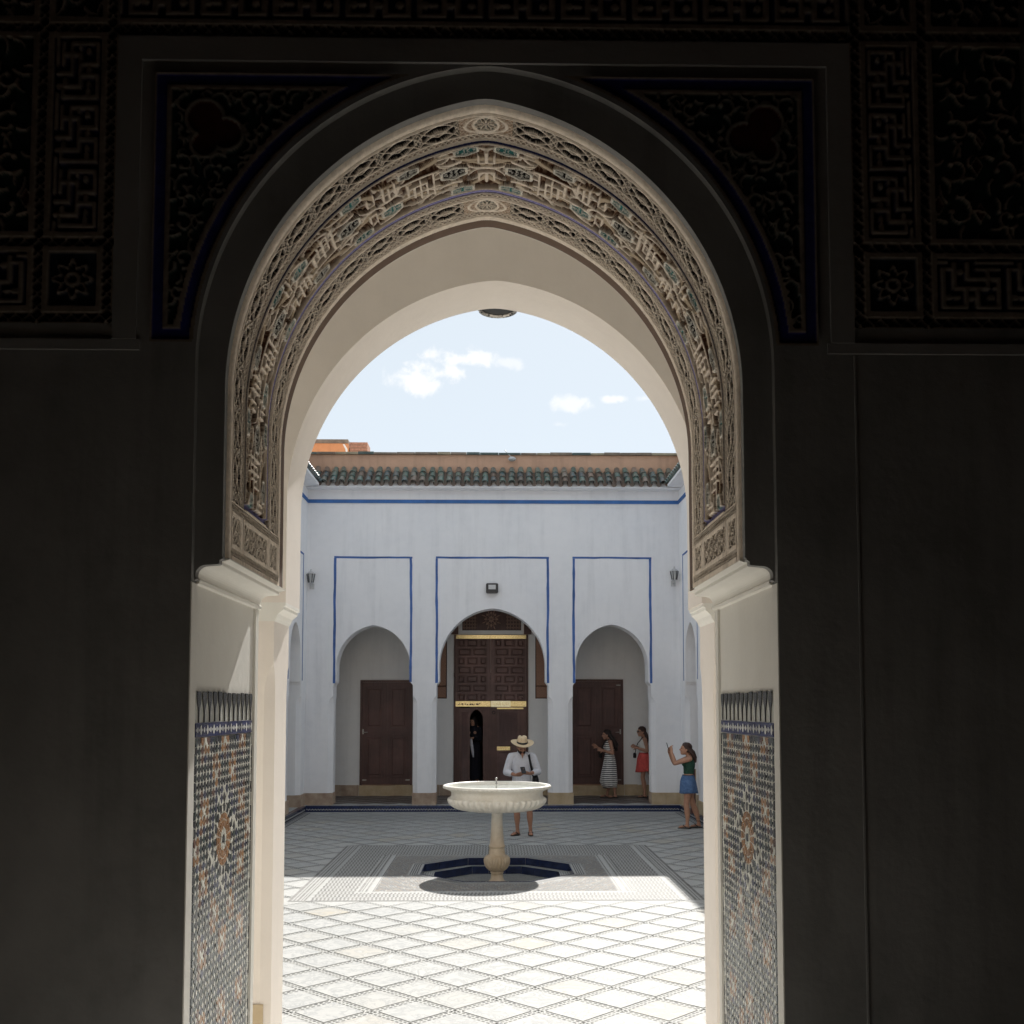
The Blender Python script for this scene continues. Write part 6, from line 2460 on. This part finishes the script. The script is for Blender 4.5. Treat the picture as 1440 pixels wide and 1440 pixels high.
# woman with sunglasses and coral skirt
W2 = thing('person', 'woman in sunglasses, white sleeveless top and coral skirt walking in the right gallery', 'person', (3.56, 24.25, KR), LEFT)
J = dict(hip=(0, .0, .93), chest=(0, .0, 1.34), neck=(0, -.01, 1.445), head=(0, -.05, 1.555), hpitch=.05, hyaw=.25,
         shr=(-.155, .01, 1.365), shl=(.155, .01, 1.365), elr=(-.165, -.02, 1.12), ell=(.19, .06, 1.10),
         wrr=(-.06, -.185, 1.20), wrl=(.07, -.165, 1.17),
         handr=((.3, -.7, .3), (-.5, -.3, .7), .9, 1), handl=((-.25, -.9, .3), (.6, -.3, .6), .9, -1),
         hpr=(-.085, 0, .87), hpl=(.085, 0, .87), knr=(-.08, .19, .52), knl=(.08, -.04, .48), anr=(-.075, .40, .20), anl=(.08, .0, .09), toer=0, toel=0)
R = body(W2, J, SK_1, True)
face_bits(W2, J['head'], R, .96, False)
long_hair(W2, J['head'], R, (.02, .07, 1.30), HAIR2, 10, .075)
sg = MB()
for e in (-1, 1):
    sg.ball((e * .033, -.096, .008), (.030, .010, .020), 12, 8)
    sg.tube([(e * .062, -.085, .012), (e * .080, .01, .010)], .004, 5)
sg.tube([(-.01, -.103, .012), (.01, -.103, .012)], .004, 5)
sg.v = [Vector(J['head']) + R @ (Vector(p) * .96) for p in sg.v]
local('sunglasses', sg, M['plastic_black'], W2)
tp = MB()
tp.loft([(0, .0, 1.0, .140, .108), (0, .0, 1.06, .128, .098), (0, .0, 1.14, .136, .106), (0, .0, 1.22, .150, .118), (0, .0, 1.30, .145, .104), (0, .0, 1.36, .108, .085)], 22)
for e in (-1, 1):
    tp.ball((e * .062, -.08, 1.262), (.060, .056, .056), 12, 8)
    tp.tube([(e * .09, -.075, 1.31), (e * .088, -.01, 1.405), (e * .085, .06, 1.36)], [.026, .024, .026], 10)
remesh(local('top', tp, cloth('white_cotton', (.70, .68, .64)), W2), .008, 2)
sk = [(0, .0, 1.06, .128, .104, 0), (0, .0, 1.0, .158, .125, .2), (0, .0, .92, .180, .150, .5), (0, .015, .80, .192, .175, .8), (0, .03, .68, .20, .205, 1.1), (0, .04, .615, .205, .225, 1.4)]
open_skirt('coral_skirt', W2, sk, cloth('coral_fabric', (.62, .105, .095), .15), 64, 11, .012)
for n_ in 'l':
    sandal(W2, J['an' + n_], 0, M['plastic_black'], .95)
BG2 = thing('crossbody_bag', 'small dark bag worn in front by the woman in the coral skirt', 'bag', (3.56, 24.25, KR), LEFT)
local('bag_body', MB().loft([(-.10, -.20, .93, .06, .03), (-.10, -.20, .95, .07, .038), (-.10, -.20, 1.03, .07, .038), (-.10, -.20, 1.05, .05, .02)], 16), M['iron'], BG2)
local('bag_strap', MB().tube([(-.10, -.19, 1.04), (-.03, -.18, 1.15), (.05, -.15, 1.28), (.10, -.03, 1.43), (.06, .10, 1.33)], .010, 6), M['iron'], BG2)

# figure in dark clothes in the shade of the wicket
W4 = thing('person', 'person in dark clothes with a pale cloth standing in the shade of the open wicket', 'person', (-.47, 25.35, .385), math.radians(-25))
J = dict(hip=(0, 0, .92), chest=(0, 0, 1.33), neck=(0, 0, 1.43), head=(0, -.03, 1.53), hpitch=.1, hyaw=-.3,
         shr=(-.16, 0, 1.35), shl=(.16, 0, 1.35), elr=(-.21, -.02, 1.09), ell=(.20, -.05, 1.09), wrr=(-.08, -.21, 1.15), wrl=(.10, -.24, 1.13),
         handr=((.6, -.6, 0), (0, -.4, .9), .6, 1), handl=((-.5, -.7, 0), (0, -.3, .9), .6, -1),
         hpr=(-.085, 0, .86), hpl=(.085, 0, .86), knr=(-.09, 0, .48), knl=(.09, 0, .48), anr=(-.09, .02, .085), anl=(.09, .02, .085), toer=-.2, toel=.2)
R = body(W4, J, SK_1, True, .010)
face_bits(W4, J['head'], R, .96)
dk = MB()
dk.loft([(0, 0, .12, .20, .18), (0, 0, .5, .18, .15), (0, 0, .9, .175, .14), (0, 0, 1.1, .15, .12), (0, 0, 1.3, .17, .125), (0, 0, 1.38, .14, .10), (0, 0, 1.44, .06, .06)], 20)
for n_ in 'rl':
    limb(dk, J['sh' + n_], J['el' + n_], [.062, .060, .056])
    limb(dk, J['el' + n_], lerp(J['el' + n_], J['wr' + n_], .85), [.056, .050, .045])
remesh(local('robe', dk, cloth('black_robe', (.014, .014, .020)), W4), .012, 2)
cp = MB().loft([(0, .03, -.11, .085, .07), (0, .02, -.02, .088, .090), (0, .015, .05, .086, .100), (0, .012, .10, .066, .080), (0, .01, .128, .03, .04)], 18)
cp.v = [Vector(J['head']) + R @ Vector(p) for p in cp.v]
local('hair', cp, HAIR, W4)
CL = thing('cloth', 'narrow pale cloth hanging from the hand of the dark-clothed person in the wicket', 'cloth', (-.47, 25.35, .385), math.radians(-25))
cm_ = MB().loft([(.13, -.30, .66, .018, .012), (.11, -.30, .78, .034, .014), (.08, -.30, .95, .044, .016), (.06, -.29, 1.08, .036, .018), (.055, -.28, 1.14, .02, .016)], 12)
local('cloth_fold', cm_, cloth('pale_cloth', (.60, .60, .66)), CL)
